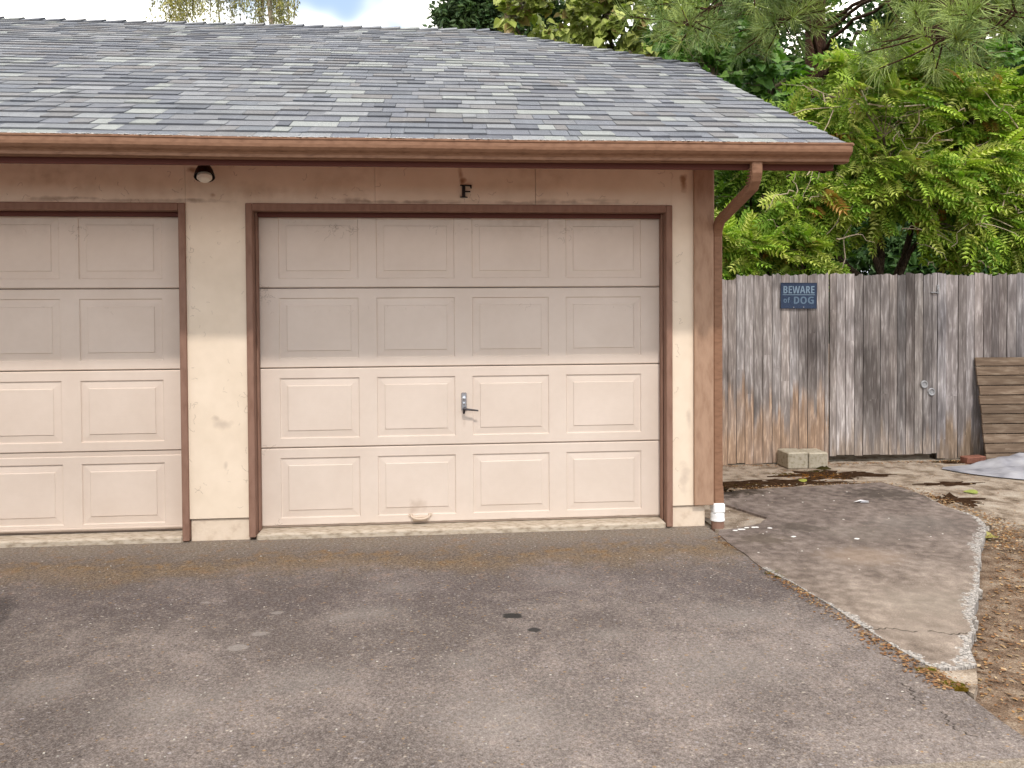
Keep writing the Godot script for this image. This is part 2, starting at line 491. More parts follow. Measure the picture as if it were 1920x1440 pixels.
func wall_texture() -> ImageTexture:
	var w := 1536
	var h := 960
	var big := grey_bytes(noise(31, 0.006, 4), w, h)
	var midn := grey_bytes(noise(32, 0.03, 4), w, h)
	var d := PackedByteArray()
	d.resize(w * h * 3)
	var i := 0
	for k in w * h:
		var v := (big[k] - 128) * 0.04 + (midn[k] - 128) * 0.02
		d[i] = int(226 + v); d[i + 1] = int(209 + v * 1.05); d[i + 2] = int(188 + v * 1.15)
		i += 3
	var to := func(x: float, y: float) -> Vector2: return Vector2((x - WALL_RECT.position.x) / WALL_RECT.size.x * w, (1.0 - (y - WALL_RECT.position.y) / WALL_RECT.size.y) * h)
	# grime under the eave and on the lintel, rust by the letter, knots bleeding through the paint
	for s in 26:
		var p: Vector2 = to.call(rng.randf_range(-2.9, 1.6), rng.randf_range(2.16, 2.45))
		blot(d, w, h, p.x, p.y, rng.randf_range(30, 110), rng.randf_range(10, 34), Vector3(150, 118, 92), rng.randf_range(0.06, 0.16), 0.8, midn)
	for s in [[1.495, 2.31, 9, 22, 0.6], [0.0, 2.30, 10, 9, 0.7], [-0.01, 2.345, 6, 20, 0.4], [-1.73, 2.36, 12, 7, 0.5], [-1.60, 2.2, 7, 5, 0.35]]:
		var p: Vector2 = to.call(s[0], s[1])
		blot(d, w, h, p.x, p.y, s[2], s[3], Vector3(112, 68, 40), s[4], 1.4, midn)
	for s in 34:      # dust caught along the head trims and beside the jambs
		var p: Vector2 = to.call(rng.randf_range(-2.9, 1.45), 2.155 + absf(rng.randfn(0, 0.012)))
		blot(d, w, h, p.x, p.y, rng.randf_range(20, 70), rng.randf_range(3, 6), Vector3(90, 70, 56), rng.randf_range(0.08, 0.25), 1.2, midn)
	for s in 46:
		var p: Vector2 = to.call([-1.755, -1.75, 1.445, -1.41][rng.randi() % 4] + rng.randf_range(0, 0.02), rng.randf_range(0.2, 2.1))
		squiggle(d, w, h, p.x, p.y, rng.randi_range(6, 26), Vector3(96, 78, 62), 0.4, 0.0)
	for s in 60:
		var p: Vector2 = to.call(rng.randf_range(-2.9, 1.5), rng.randf_range(2.1, 2.42))
		squiggle(d, w, h, p.x, p.y, rng.randi_range(4, 24), Vector3(88, 62, 46), 0.45, 0.0)
	for s in 26:
		var p: Vector2 = to.call(rng.randf_range(-1.72, -1.42), rng.randf_range(0.15, 2.1))
		squiggle(d, w, h, p.x, p.y, rng.randi_range(3, 14), Vector3(120, 100, 84), 0.35, 0.0)
	for s in [[-1.56, 0.72, 26, 12], [-1.54, 0.45, 5, 12], [-1.60, 0.76, 10, 6], [1.53, 0.7, 8, 30], [1.50, 0.3, 14, 40]]:
		var p: Vector2 = to.call(s[0], s[1])
		blot(d, w, h, p.x, p.y, s[2], s[3], Vector3(168, 150, 136), 0.4, 1.0, midn)
	for s in 22:      # splashed soil along the footing
		var p: Vector2 = to.call([-1.58, 1.53][rng.randi() % 2] + rng.randf_range(-0.18, 0.14), rng.randf_range(-0.04, 0.02))
		blot(d, w, h, p.x, p.y, rng.randf_range(8, 30), rng.randf_range(3, 8), Vector3(150, 132, 114), 0.4, 1.2, midn)
	return image_tex(d, w, h)


func door_texture(seed_: int) -> ImageTexture:    # u across the door, v from its top down: paint, cobweb, dust
	var w := 1280
	var h := 1024
	var big := grey_bytes(noise(seed_, 0.004, 3), w, h)
	var midn := grey_bytes(noise(seed_ + 1, 0.03, 4), w, h)
	var d := PackedByteArray()
	d.resize(w * h * 3)
	var i := 0
	for k in w * h:
		var v := (big[k] - 128) * 0.03 + (midn[k] - 128) * 0.012
		d[i] = int(212 + v); d[i + 1] = int(197 + v * 1.1); d[i + 2] = int(184 + v * 1.2)
		i += 3
	var to := func(x: float, y: float) -> Vector2: return Vector2((x + 1.3715) / 2.743 * w, (1.0 - y / 2.134) * h)
	for s in 9:
		var p: Vector2 = to.call(rng.randf_range(-1.3, 1.3), rng.randf_range(1.98, 2.10))
		blot(d, w, h, p.x, p.y, rng.randf_range(60, 200), rng.randf_range(14, 40), Vector3(150, 124, 104), rng.randf_range(0.04, 0.11), 0.7, midn)
	# spiders' threads in the corners of the panels
	var webs := [[-0.85, 2.0, 16], [-0.74, 1.99, 10], [-0.90, 1.97, 5], [0.70, 2.0, 7], [-1.33, 1.58, 14], [-1.30, 1.53, 8], [-1.34, 0.53, 6], [-0.2, 1.99, 3], [0.05, 2.0, 3], [0.72, 1.93, 3], [-1.25, 0.03, 5]]
	for s in webs:
		for q in s[2] as int:
			var p: Vector2 = to.call(s[0] + rng.randfn(0, 0.02), s[1] + rng.randfn(0, 0.018))
			squiggle(d, w, h, p.x, p.y, rng.randi_range(8, 30), Vector3(92, 74, 62), 0.5, 0.0)
	for s in 40:
		var p: Vector2 = to.call(rng.randf_range(-1.3, 1.3), [1.985, 1.46, 2.02][rng.randi() % 3] + rng.randfn(0, 0.02))
		squiggle(d, w, h, p.x, p.y, rng.randi_range(3, 18), Vector3(120, 98, 82), 0.35, 0.0)
	for s in [[-0.32, 0.13, 30, 26, 0.35], [-0.31, 0.04, 26, 10, 0.6], [0.0, 0.68, 6, 16, 0.25], [-0.36, 0.10, 14, 30, 0.2]]:
		var p: Vector2 = to.call(s[0], s[1])
		blot(d, w, h, p.x, p.y, s[2], s[3], Vector3(168, 146, 128), s[4], 1.0, midn)
	for s in 40:
		var p: Vector2 = to.call(rng.randf_range(-1.37, 1.37), rng.randf_range(0.0, 0.02))
		blot(d, w, h, p.x, p.y, rng.randf_range(10, 50), rng.randf_range(3, 6), Vector3(150, 130, 112), 0.4, 1.2, midn)
	return image_tex(d, w, h)


func wood_texture(seed_: int, w: int, h: int, lo: Vector3, hi: Vector3, worn: Vector3) -> ImageTexture:   # weathered boards, grain along v
	var f := noise(seed_, 1.0, 3)
	var g := noise(seed_ + 1, 1.0, 4, FastNoiseLite.TYPE_SIMPLEX_SMOOTH, 0.6)
	var d := PackedByteArray()
	d.resize(w * h * 3)
	var i := 0
	for y in h:
		for x in w:
			var s := f.get_noise_2d(x * 0.16, y * 0.004) * 0.55 + f.get_noise_2d(x * 0.55, y * 0.010 + 400.0) * 0.45
			var m := g.get_noise_2d(x * 0.03, y * 0.008 + 90.0)
			var c := lo.lerp(hi, clampf(0.5 + s * 1.0 + m * 0.7, 0.0, 1.0)).lerp(worn, clampf(m * 2.2 - 0.35, 0.0, 0.7))
			d[i] = int(c.x); d[i + 1] = int(c.y); d[i + 2] = int(c.z)
			i += 3
	return image_tex(d, w, h)


func sky_panorama() -> PanoramaSkyMaterial:
	var w := 1024
	var h := 512
	var f := noise(5, 1.0, 5, FastNoiseLite.TYPE_SIMPLEX_SMOOTH, 0.55)
	var g := noise(9, 1.0, 3)
	var d := PackedFloat32Array()
	d.resize(w * h * 3)
	var i := 0
	for y in h:
		var up := (0.5 - (y + 0.5) / h) * PI
		for x in w:
			var a := TAU * (x + 0.5) / w
			var p := Vector3(cos(up) * sin(a), sin(up), cos(up) * cos(a))
			var e := maxf(p.y, 0.0)
			var blue := Color(0.12, 0.17, 0.25).lerp(Color(0.185, 0.235, 0.295), pow(1.0 - e, 2.2))
			var q := p / (0.35 + e) * 1.1
			var n := f.get_noise_3d(q.x * 1.3, p.y * 1.4, q.z * 1.3) + 0.35 * g.get_noise_3d(q.x * 0.6, 3.0, q.z * 0.6)
			var k := clampf((n + 0.16) * 2.0, 0.0, 1.0)
			k = k * k * (3.0 - 2.0 * k)
			var white := lerpf(0.92, 1.10, clampf(n * 1.5 + 0.3, 0.0, 1.0))
			var c := Color(blue.r, blue.g, blue.b).lerp(Color(white, white * 0.935, white * 0.83), k * 0.92)
			if p.y < 0.0:
				c = Color(0.32, 0.29, 0.26)
			d[i] = c.r; d[i + 1] = c.g; d[i + 2] = c.b
			i += 3
	var m := PanoramaSkyMaterial.new()
	m.panorama = ImageTexture.create_from_image(Image.create_from_data(w, h, false, Image.FORMAT_RGBF, d.to_byte_array()))
	return m


func make_materials() -> void:
	var grain := noise_tex(noise(41, 0.22, 3, FastNoiseLite.TYPE_SIMPLEX), 512)
	var soft := noise_tex(noise(42, 0.03, 4), 512)
	M.asphalt = mat(Color.WHITE, 0.92, 0.35)
	M.asphalt.albedo_texture = asphalt_texture()
	bump(M.asphalt, null, 0.0)
	M.asphalt.heightmap_enabled = false
	var an := Image.create_from_data(2048, 1024, false, Image.FORMAT_L8, grey_bytes(noise(43, 0.42, 2, FastNoiseLite.TYPE_SIMPLEX), 2048, 1024))
	an.bump_map_to_normal_map(4.0)
	M.asphalt.normal_enabled = true
	M.asphalt.normal_texture = ImageTexture.create_from_image(an)
	M.asphalt.normal_scale = 0.5
	M.slab = mat(Color.WHITE, 0.9, 0.35)
	M.slab.albedo_texture = slab_texture()
	M.slab.normal_enabled = true
	M.slab.normal_texture = M.asphalt.normal_texture
	M.slab.normal_scale = 0.45
	M.dirt = triplanar(mat(Color.WHITE, 0.97, 0.2), Vector3.ONE * 0.55)
	M.dirt.albedo_texture = dirt_texture(51, Vector3(118, 100, 84), Vector3(74, 58, 46), Vector3(150, 136, 120), 6500)
	bump(M.dirt, grain, 1.2)
	M.pad = triplanar(mat(Color.WHITE, 0.95, 0.25), Vector3.ONE * 0.33)
	M.pad.albedo_texture = dirt_texture(61, Vector3(150, 136, 121), Vector3(84, 70, 57), Vector3(176, 166, 153), 1800)
	bump(M.pad, grain, 0.5)
	M.soil = triplanar(mat(Color8(150, 130, 112), 1.0, 0.15), Vector3.ONE * 1.1)
	M.soil.albedo_texture = M.dirt.albedo_texture
	bump(M.soil, grain, 1.5)
	M.crust = triplanar(mat(Color.WHITE, 0.95, 0.25), Vector3.ONE * 3.0)
	M.crust.albedo_texture = noise_tex(noise(62, 0.03, 4, FastNoiseLite.TYPE_SIMPLEX_SMOOTH, 0.65), 256, ramp([[0.0, Color8(66, 60, 55)], [0.36, Color8(150, 142, 134)], [0.55, Color8(190, 184, 177)], [1.0, Color8(214, 209, 202)]]))
	bump(M.crust, grain, 0.6)
	# garage paint
	M.wall = mat(Color.WHITE, 0.78, 0.35)
	M.wall.albedo_texture = wall_texture()
	M.foot = triplanar(mat(Color8(220, 203, 184), 0.9, 0.3), Vector3.ONE * 2.0)
	M.foot.albedo_texture = noise_tex(noise(63, 0.02, 4), 256, ramp([[0.0, Color8(226, 220, 214)], [0.45, Color8(250, 249, 247)], [1.0, Color8(255, 255, 255)]]))
	bump(M.foot, soft, 0.15)
	M.sill = triplanar(mat(Color8(194, 183, 168), 0.9, 0.3), Vector3(0.8, 2, 2))
	M.sill.albedo_texture = noise_tex(noise(64, 0.03, 5, FastNoiseLite.TYPE_SIMPLEX_SMOOTH, 0.6), 512, ramp([[0.0, Color8(186, 178, 168)], [0.4, Color8(232, 227, 220)], [0.6, Color8(246, 243, 239)], [1.0, Color8(255, 255, 255)]]))
	bump(M.sill, grain, 0.15)
	var lines := noise(71, 1.0, 2)
	var lb := PackedByteArray()
	lb.resize(512 * 512)
	for y in 512:
		for x in 512:
			lb[y * 512 + x] = int(clampf(128.0 + 110.0 * lines.get_noise_2d(absf(x - 256.0) * 0.02, y * 0.6), 0, 255))
	var combed := ImageTexture.create_from_image(Image.create_from_data(512, 512, false, Image.FORMAT_L8, lb))
	M.door = mat(Color.WHITE, 0.55, 0.45)
	M.door.albedo_texture = door_texture(33)
	M.door_old = mat(Color8(254, 252, 250), 0.6, 0.45)
	M.door_old.albedo_texture = door_texture(36)
	for d in [M.door, M.door_old]:          # embossed wood grain, pressed into the steel skin
		d.detail_enabled = false
		bump(d, combed, 0.03)
	M.trim = triplanar(mat(Color8(143, 112, 97), 0.75, 0.35), Vector3(3, 1, 3))
	M.trim.albedo_texture = noise_tex(noise(72, 0.02, 4), 256, ramp([[0.0, Color8(222, 214, 208)], [0.5, Color8(244, 241, 238)], [1.0, Color8(255, 253, 251)]]))
	bump(M.trim, soft, 0.15)
	M.corner = M.trim.duplicate()
	M.corner.albedo_color = Color8(172, 142, 120)
	M.gutter = triplanar(mat(Color8(140, 105, 82), 0.65, 0.4), Vector3(1.5, 4, 4))
	M.gutter.albedo_texture = noise_tex(noise(73, 0.016, 5), 512, ramp([[0.0, Color8(196, 184, 176)], [0.35, Color8(236, 231, 227)], [0.7, Color8(252, 250, 248)], [1.0, Color8(255, 255, 255)]]))
	M.fascia = mat(Color8(92, 52, 44), 0.8)
	M.soffit = mat(Color8(190, 98, 40), 0.8)
	M.dark = mat(Color8(34, 28, 24), 0.95, 0.1)
	M.deck = mat(Color8(120, 90, 70), 0.9)
	M.shingle = triplanar(mat(Color.WHITE, 0.92, 0.3), Vector3.ONE * 4.0)
	M.shingle.vertex_color_use_as_albedo = true
	M.shingle.albedo_texture = noise_tex(noise(74, 0.16, 4, FastNoiseLite.TYPE_SIMPLEX, 0.7), 512, ramp([[0.0, Color8(190, 190, 192)], [0.5, Color8(236, 236, 236)], [1.0, Color8(255, 255, 255)]]))
	bump(M.shingle, grain, 0.35)
	# fence
	M.fence = mat(Color.WHITE, 0.95, 0.2)
	M.fence.vertex_color_use_as_albedo = true
	M.fence.albedo_texture = wood_texture(81, 512, 1024, Vector3(144, 138, 135), Vector3(194, 188, 185), Vector3(214, 210, 208))
	M.slat = mat(Color.WHITE, 0.9, 0.25)
	M.slat.vertex_color_use_as_albedo = true
	M.slat.albedo_texture = wood_texture(85, 256, 1024, Vector3(112, 98, 86), Vector3(150, 135, 120), Vector3(160, 148, 134))
	M.block = triplanar(mat(Color8(196, 188, 172), 0.95, 0.25), Vector3.ONE * 2.5)
	M.block.albedo_texture = noise_tex(noise(86, 0.03, 5, FastNoiseLite.TYPE_SIMPLEX_SMOOTH, 0.65), 256, ramp([[0.0, Color8(190, 184, 172)], [0.45, Color8(240, 237, 231)], [1.0, Color8(255, 255, 255)]]))
	bump(M.block, grain, 0.6)
	M.brick = triplanar(mat(Color8(150, 104, 90), 0.95, 0.25), Vector3.ONE * 4.0)
	M.brick.albedo_texture = M.block.albedo_texture
	bump(M.brick, grain, 0.4)
	M.tarp = triplanar(mat(Color8(166, 165, 169), 0.6, 0.45), Vector3.ONE)
	M.tarp.albedo_texture = noise_tex(noise(87, 0.012, 4), 256, ramp([[0.0, Color8(160, 160, 166)], [0.5, Color8(226, 226, 230)], [1.0, Color8(255, 255, 255)]]))
	M.chrome = mat(Color8(190, 194, 202), 0.25, 0.6); M.chrome.metallic = 0.9
	M.iron = mat(Color8(62, 58, 62), 0.45, 0.5); M.iron.metallic = 0.5
	M.black = mat(Color8(18, 16, 16), 0.5)
	M.zinc = mat(Color8(150, 150, 152), 0.55, 0.5); M.zinc.metallic = 0.4
	M.pvc = mat(Color8(238, 238, 236), 0.45, 0.5)
	M.sign = triplanar(mat(Color8(46, 62, 88), 0.6, 0.4), Vector3.ONE * 6.0, false)
	M.sign.albedo_texture = noise_tex(noise(88, 0.03, 4), 256, ramp([[0.0, Color8(170, 176, 186)], [0.6, Color8(245, 246, 248)], [1.0, Color8(255, 255, 255)]]))
	M.print = mat(Color8(118, 138, 156), 0.65)
	M.print_faded = mat(Color8(92, 112, 132), 0.65)
	M.paper = mat(Color8(240, 238, 240), 0.8)
	# plants
	M.bark = triplanar(mat(Color8(104, 92, 80), 0.95, 0.2), Vector3(5, 1.2, 5))
	M.bark.albedo_texture = noise_tex(noise(91, 0.04, 5, FastNoiseLite.TYPE_SIMPLEX_SMOOTH, 0.6), 256, ramp([[0.0, Color8(90, 80, 72)], [0.5, Color8(210, 204, 196)], [1.0, Color8(255, 255, 255)]]))
	bump(M.bark, soft, 2.0)
	M.twig = mat(Color8(128, 112, 94), 0.9)
	M.grey_twig = mat(Color8(186, 170, 148), 0.9)
	M.pine_bark = triplanar(mat(Color8(92, 70, 58), 0.95, 0.2), Vector3(4, 1, 4))
	M.pine_bark.albedo_texture = M.bark.albedo_texture
	bump(M.pine_bark, soft, 3.0)
	M.leaf = leaf_mat(Color.WHITE)
	M.litter = mat(Color.WHITE, 0.9, 0.25)
	M.litter.vertex_color_use_as_albedo = true
	M.needle = mat(Color.WHITE, 0.6, 0.4)
	M.needle.vertex_color_use_as_albedo = true


func leaf_mat(col: Color) -> StandardMaterial3D:
	var m := mat(col, 0.5, 0.45)
	m.vertex_color_use_as_albedo = true
	m.backlight_enabled = true
	m.backlight = Color(0.62, 0.72, 0.32)
	return m


# ------------------------------------------------------------------ the scene
func _ready() -> void:
	rng.seed = 20240611
	var cam := Camera3D.new()
	cam.name = "camera"
	cam.projection = Camera3D.PROJECTION_FRUSTUM
	cam.near = 0.1
	cam.far = 400.0
	cam.size = 0.1 * 2.0 * 720.0 / 1500.0
	cam.frustum_offset = Vector2(0.0, -0.1 * 110.0 / 1500.0)
	cam.transform = Transform3D(Basis(Vector3.UP, -0.0865) * Basis(Vector3.RIGHT, -0.0199) * Basis(Vector3.BACK, -0.0059), Vector3(-0.1328, 1.4499, 5.3065))
	add_child(cam)
	cam.current = true

	var env := Environment.new()
	env.background_mode = Environment.BG_SKY
	env.sky = Sky.new()
	env.sky.sky_material = sky_panorama()
	env.background_energy_multiplier = 2.95
	env.tonemap_mode = Environment.TONE_MAPPER_LINEAR
	env.tonemap_exposure = 1.29
	env.sdfgi_enabled = true
	env.ssao_enabled = true
	env.ssil_enabled = true
	var we := WorldEnvironment.new()
	we.name = "world"
	we.environment = env
	add_child(we)

	var sun := DirectionalLight3D.new()
	sun.name = "sun"
	sun.light_color = Color(1.0, 0.965, 0.93)
	sun.light_energy = 0.60
	sun.light_angular_distance = 2.2
	sun.shadow_enabled = true
	sun.look_at_from_position(Vector3(0.10, 1.275, 1.0), Vector3.ZERO)
	add_child(sun)

	make_materials()
	build_ground()
	build_garage()
	build_fence()
	build_yard_things()
	build_trees()
	build_litter()
	build_car()


# ------------------------------------------------------------------ ground
func pv(a: Array) -> PackedVector2Array:
	var p := PackedVector2Array()
	for q in a: p.append(Vector2(q[0], q[1]))
	return p


func roughen(poly: PackedVector2Array, step: float, amp: float, seed_: int) -> PackedVector2Array:
	var f := noise(seed_, 3.0, 3)
	var out := PackedVector2Array()
	for i in poly.size():
		var a := poly[i]; var b := poly[(i + 1) % poly.size()]
		var k := maxi(1, int(a.distance_to(b) / step))
		for s in k:
			var q := a.lerp(b, float(s) / k)
			out.append(q + Vector2(f.get_noise_2d(q.x, q.y), f.get_noise_2d(q.x + 50.0, q.y)) * amp)
	return out

const SLAB_EDGE := [[1.66, 0.20], [1.685, 0.90], [1.775, 1.42], [1.815, 1.86], [1.83, 2.04], [1.86, 2.19], [1.90, 2.21], [1.98, 2.21], [2.05, 2.19], [2.20, 1.97], [2.42, 1.68], [2.73, 1.26], [3.20, 0.62], [3.52, 0.22], [3.62, 0.02], [3.60, -0.18], [3.58, -0.36], [3.64, -0.63], [3.62, -0.95], [3.56, -1.16], [3.10, -1.10], [2.68, -1.06], [2.33, -1.02], [2.02, -0.90], [1.95, -0.64], [2.06, -0.38], [2.15, -0.16], [2.03, -0.01], [1.84, 0.085], [1.70, 0.12]]

func build_ground() -> void:
	var m := MB.new()
	var e := 150.0
	m.quad(Vector3(-e, GROUND, -e), Vector3(e, GROUND, -e), Vector3(e, GROUND, e), Vector3(-e, GROUND, e), Vector3.UP)
	structure("ground", m.mesh(), M.dirt)
	m = MB.new()
	var drive := roughen(pv([[-14, -0.10], [1.655, -0.03], [1.66, 0.20], [1.685, 0.90], [1.775, 1.42], [1.815, 1.86], [1.86, 2.19], [1.87, 2.40], [1.85, 2.62], [1.86, 2.80], [1.9, 3.4], [2.2, 5.0], [2.6, 12.0], [-14, 12.0]]), 0.09, 0.012, 3)
	m.slab(drive, DRIVE, GROUND - 0.05, AS_RECT)
	structure("driveway", m.mesh(), M.asphalt)
	m = MB.new()
	m.slab(roughen(pv([[1.655, -0.05], [1.80, 0.06], [2.10, -0.10], [2.0, -0.45], [1.86, -0.85], [2.4, -1.0], [3.6, -1.1], [3.66, -0.4], [3.62, 0.1], [4.0, 0.20], [4.9, 0.0], [7.5, -0.2], [9.0, -2.3], [1.655, -2.3]]), 0.15, 0.05, 7), -0.062, GROUND - 0.05)
	structure("concrete_pad", m.mesh(), M.pad)
	m = MB.new()
	m.slab(roughen(pv(SLAB_EDGE), 0.06, 0.016, 5), -0.034, GROUND - 0.03, SL_RECT)
	structure("concrete_slab", m.mesh(), M.slab)
	# the pale triangle of bare concrete beside the downspout
	m = MB.new()
	m.slab(roughen(pv([[1.70, 0.05], [1.84, 0.06], [2.06, 0.0], [2.20, -0.16], [2.10, -0.38], [1.99, -0.62], [1.70, -0.75]]), 0.08, 0.015, 8), -0.050, GROUND)
	structure("concrete_step", m.mesh(), M.pad)
	# washed-in soil lying on the pad near fence and corner
	m = MB.new()
	for s in [[2.30, -1.30, 0.42, 0.15, 81], [2.02, -0.98, 0.22, 0.11, 82], [2.75, -1.38, 0.30, 0.08, 83], [3.35, -1.62, 0.42, 0.16, 84], [3.0, -1.30, 0.35, 0.07, 85], [4.95, -2.02, 0.30, 0.10, 86], [4.15, -1.15, 0.24, 0.06, 87], [3.85, -0.62, 0.16, 0.16, 88]]:
		var poly := PackedVector2Array()
		var fn := noise(s[4], 1.0, 3)
		for k in 46:
			var a := TAU * k / 46.0
			var q := 1.0 + 1.1 * fn.get_noise_2d(cos(a) * 1.6, sin(a) * 1.6) + rng.randf_range(-0.05, 0.05)
			poly.append(Vector2(s[0] + cos(a) * s[2] * q, s[1] + sin(a) * s[3] * q))
		m.slab(poly, -0.0585 + 0.0001 * (s[4] - 81), -0.068)
	structure("soil", m.mesh(), M.soil)
	# broken pale edge along the slab: lumps of bared aggregate that stand a little proud
	m = MB.new()
	var edge := pv(SLAB_EDGE)
	var f := noise(14, 3.0, 3)
	for i in range(1, 15):
		var a := edge[i]; var b := edge[i + 1]
		var k := maxi(2, int(a.distance_to(b) / 0.022))
		var inward := Vector2(b.y - a.y, -(b.x - a.x)).normalized()
		if inward.dot(Vector2(2.4, 0.4) - a) < 0.0: inward = -inward
		for s in k:
			var q := a.lerp(b, (s + 0.5) / k)
			var wide := (0.036 if i < 8 else 0.075) * clampf(0.75 + 1.5 * f.get_noise_2d(q.x * 1.2, q.y * 1.2 + 3.0), 0.0, 1.8)
			if i < 3: wide *= 0.35 * clampf(f.get_noise_2d(q.x * 4.0, q.y * 4.0) * 4.0, 0.0, 1.0)
			if wide < 0.012: continue
			for j in 1:
				if rng.randf() < 0.72: continue
				var w2 := rng.randf_range(0.006, 0.017)
				var c := q + inward * (wide * rng.randf_range(-0.1, 0.6)) + (b - a).normalized() * rng.randf_range(-0.01, 0.01)
				var hgt := rng.randf_range(0.001, 0.007) * (1.0 if j < 2 else 0.4)
				var xf := Transform3D(Basis(Vector3.UP, rng.randf() * TAU) * Basis(Vector3.RIGHT, rng.randfn(0, 0.10)), Vector3(c.x, -0.034, c.y))
				m.box(Vector3(-w2, -0.05, -w2 * 0.7), Vector3(w2, hgt, w2 * 0.7), Color.WHITE, xf, 0.004)
	structure("concrete_rim", m.mesh(), M.crust)
	m = MB.new()
	m.slab(roughen(pv([[1.885, 2.20], [2.07, 2.18], [1.99, 2.30], [1.905, 2.41], [1.88, 2.34]]), 0.03, 0.01, 9), -0.045, GROUND - 0.02)
	structure("concrete_corner", m.mesh(), M.pad)


# ------------------------------------------------------------------ garage
func roof_point(x: float, t: float, up := 0.0) -> Vector3:    # t: metres up the slope from the eave
	var k := 1.0 / sqrt(1.0 + SLOPE * SLOPE)
	return Vector3(x, EAVE_Y + SLOPE * t * k, EAVE_Z - t * k) + Vector3(0, k, SLOPE * k) * up


func roof_right(t: float) -> float:                              # the rake, then the hip of the clipped gable
	var z := EAVE_Z - t / sqrt(1.0 + SLOPE * SLOPE)
	if z > -1.77:
		return 2.235 + (z - 0.6) * 0.036
	return lerpf(2.150, 0.34, clampf((z + 1.77) / (RIDGE_Z + 1.77), 0.0, 1.0))


func wall_piece(lo: Vector3, hi: Vector3) -> ArrayMesh:          # a box whose paint is mapped by its place on the wall
	var m := MB.new()
	m.box(lo, hi, Color.WHITE, Transform3D.IDENTITY, 0.0)
	for i in m.v.size():
		m.t[i] = Vector2((m.v[i].x - WALL_RECT.position.x) / WALL_RECT.size.x, 1.0 - (m.v[i].y - WALL_RECT.position.y) / WALL_RECT.size.y)
	return m.mesh()


func simple_box(lo: Vector3, hi: Vector3, bevel := 0.004) -> ArrayMesh:
	var m := MB.new()
	m.box(lo, hi, Color.WHITE, Transform3D.IDENTITY, bevel)
	return m.mesh()


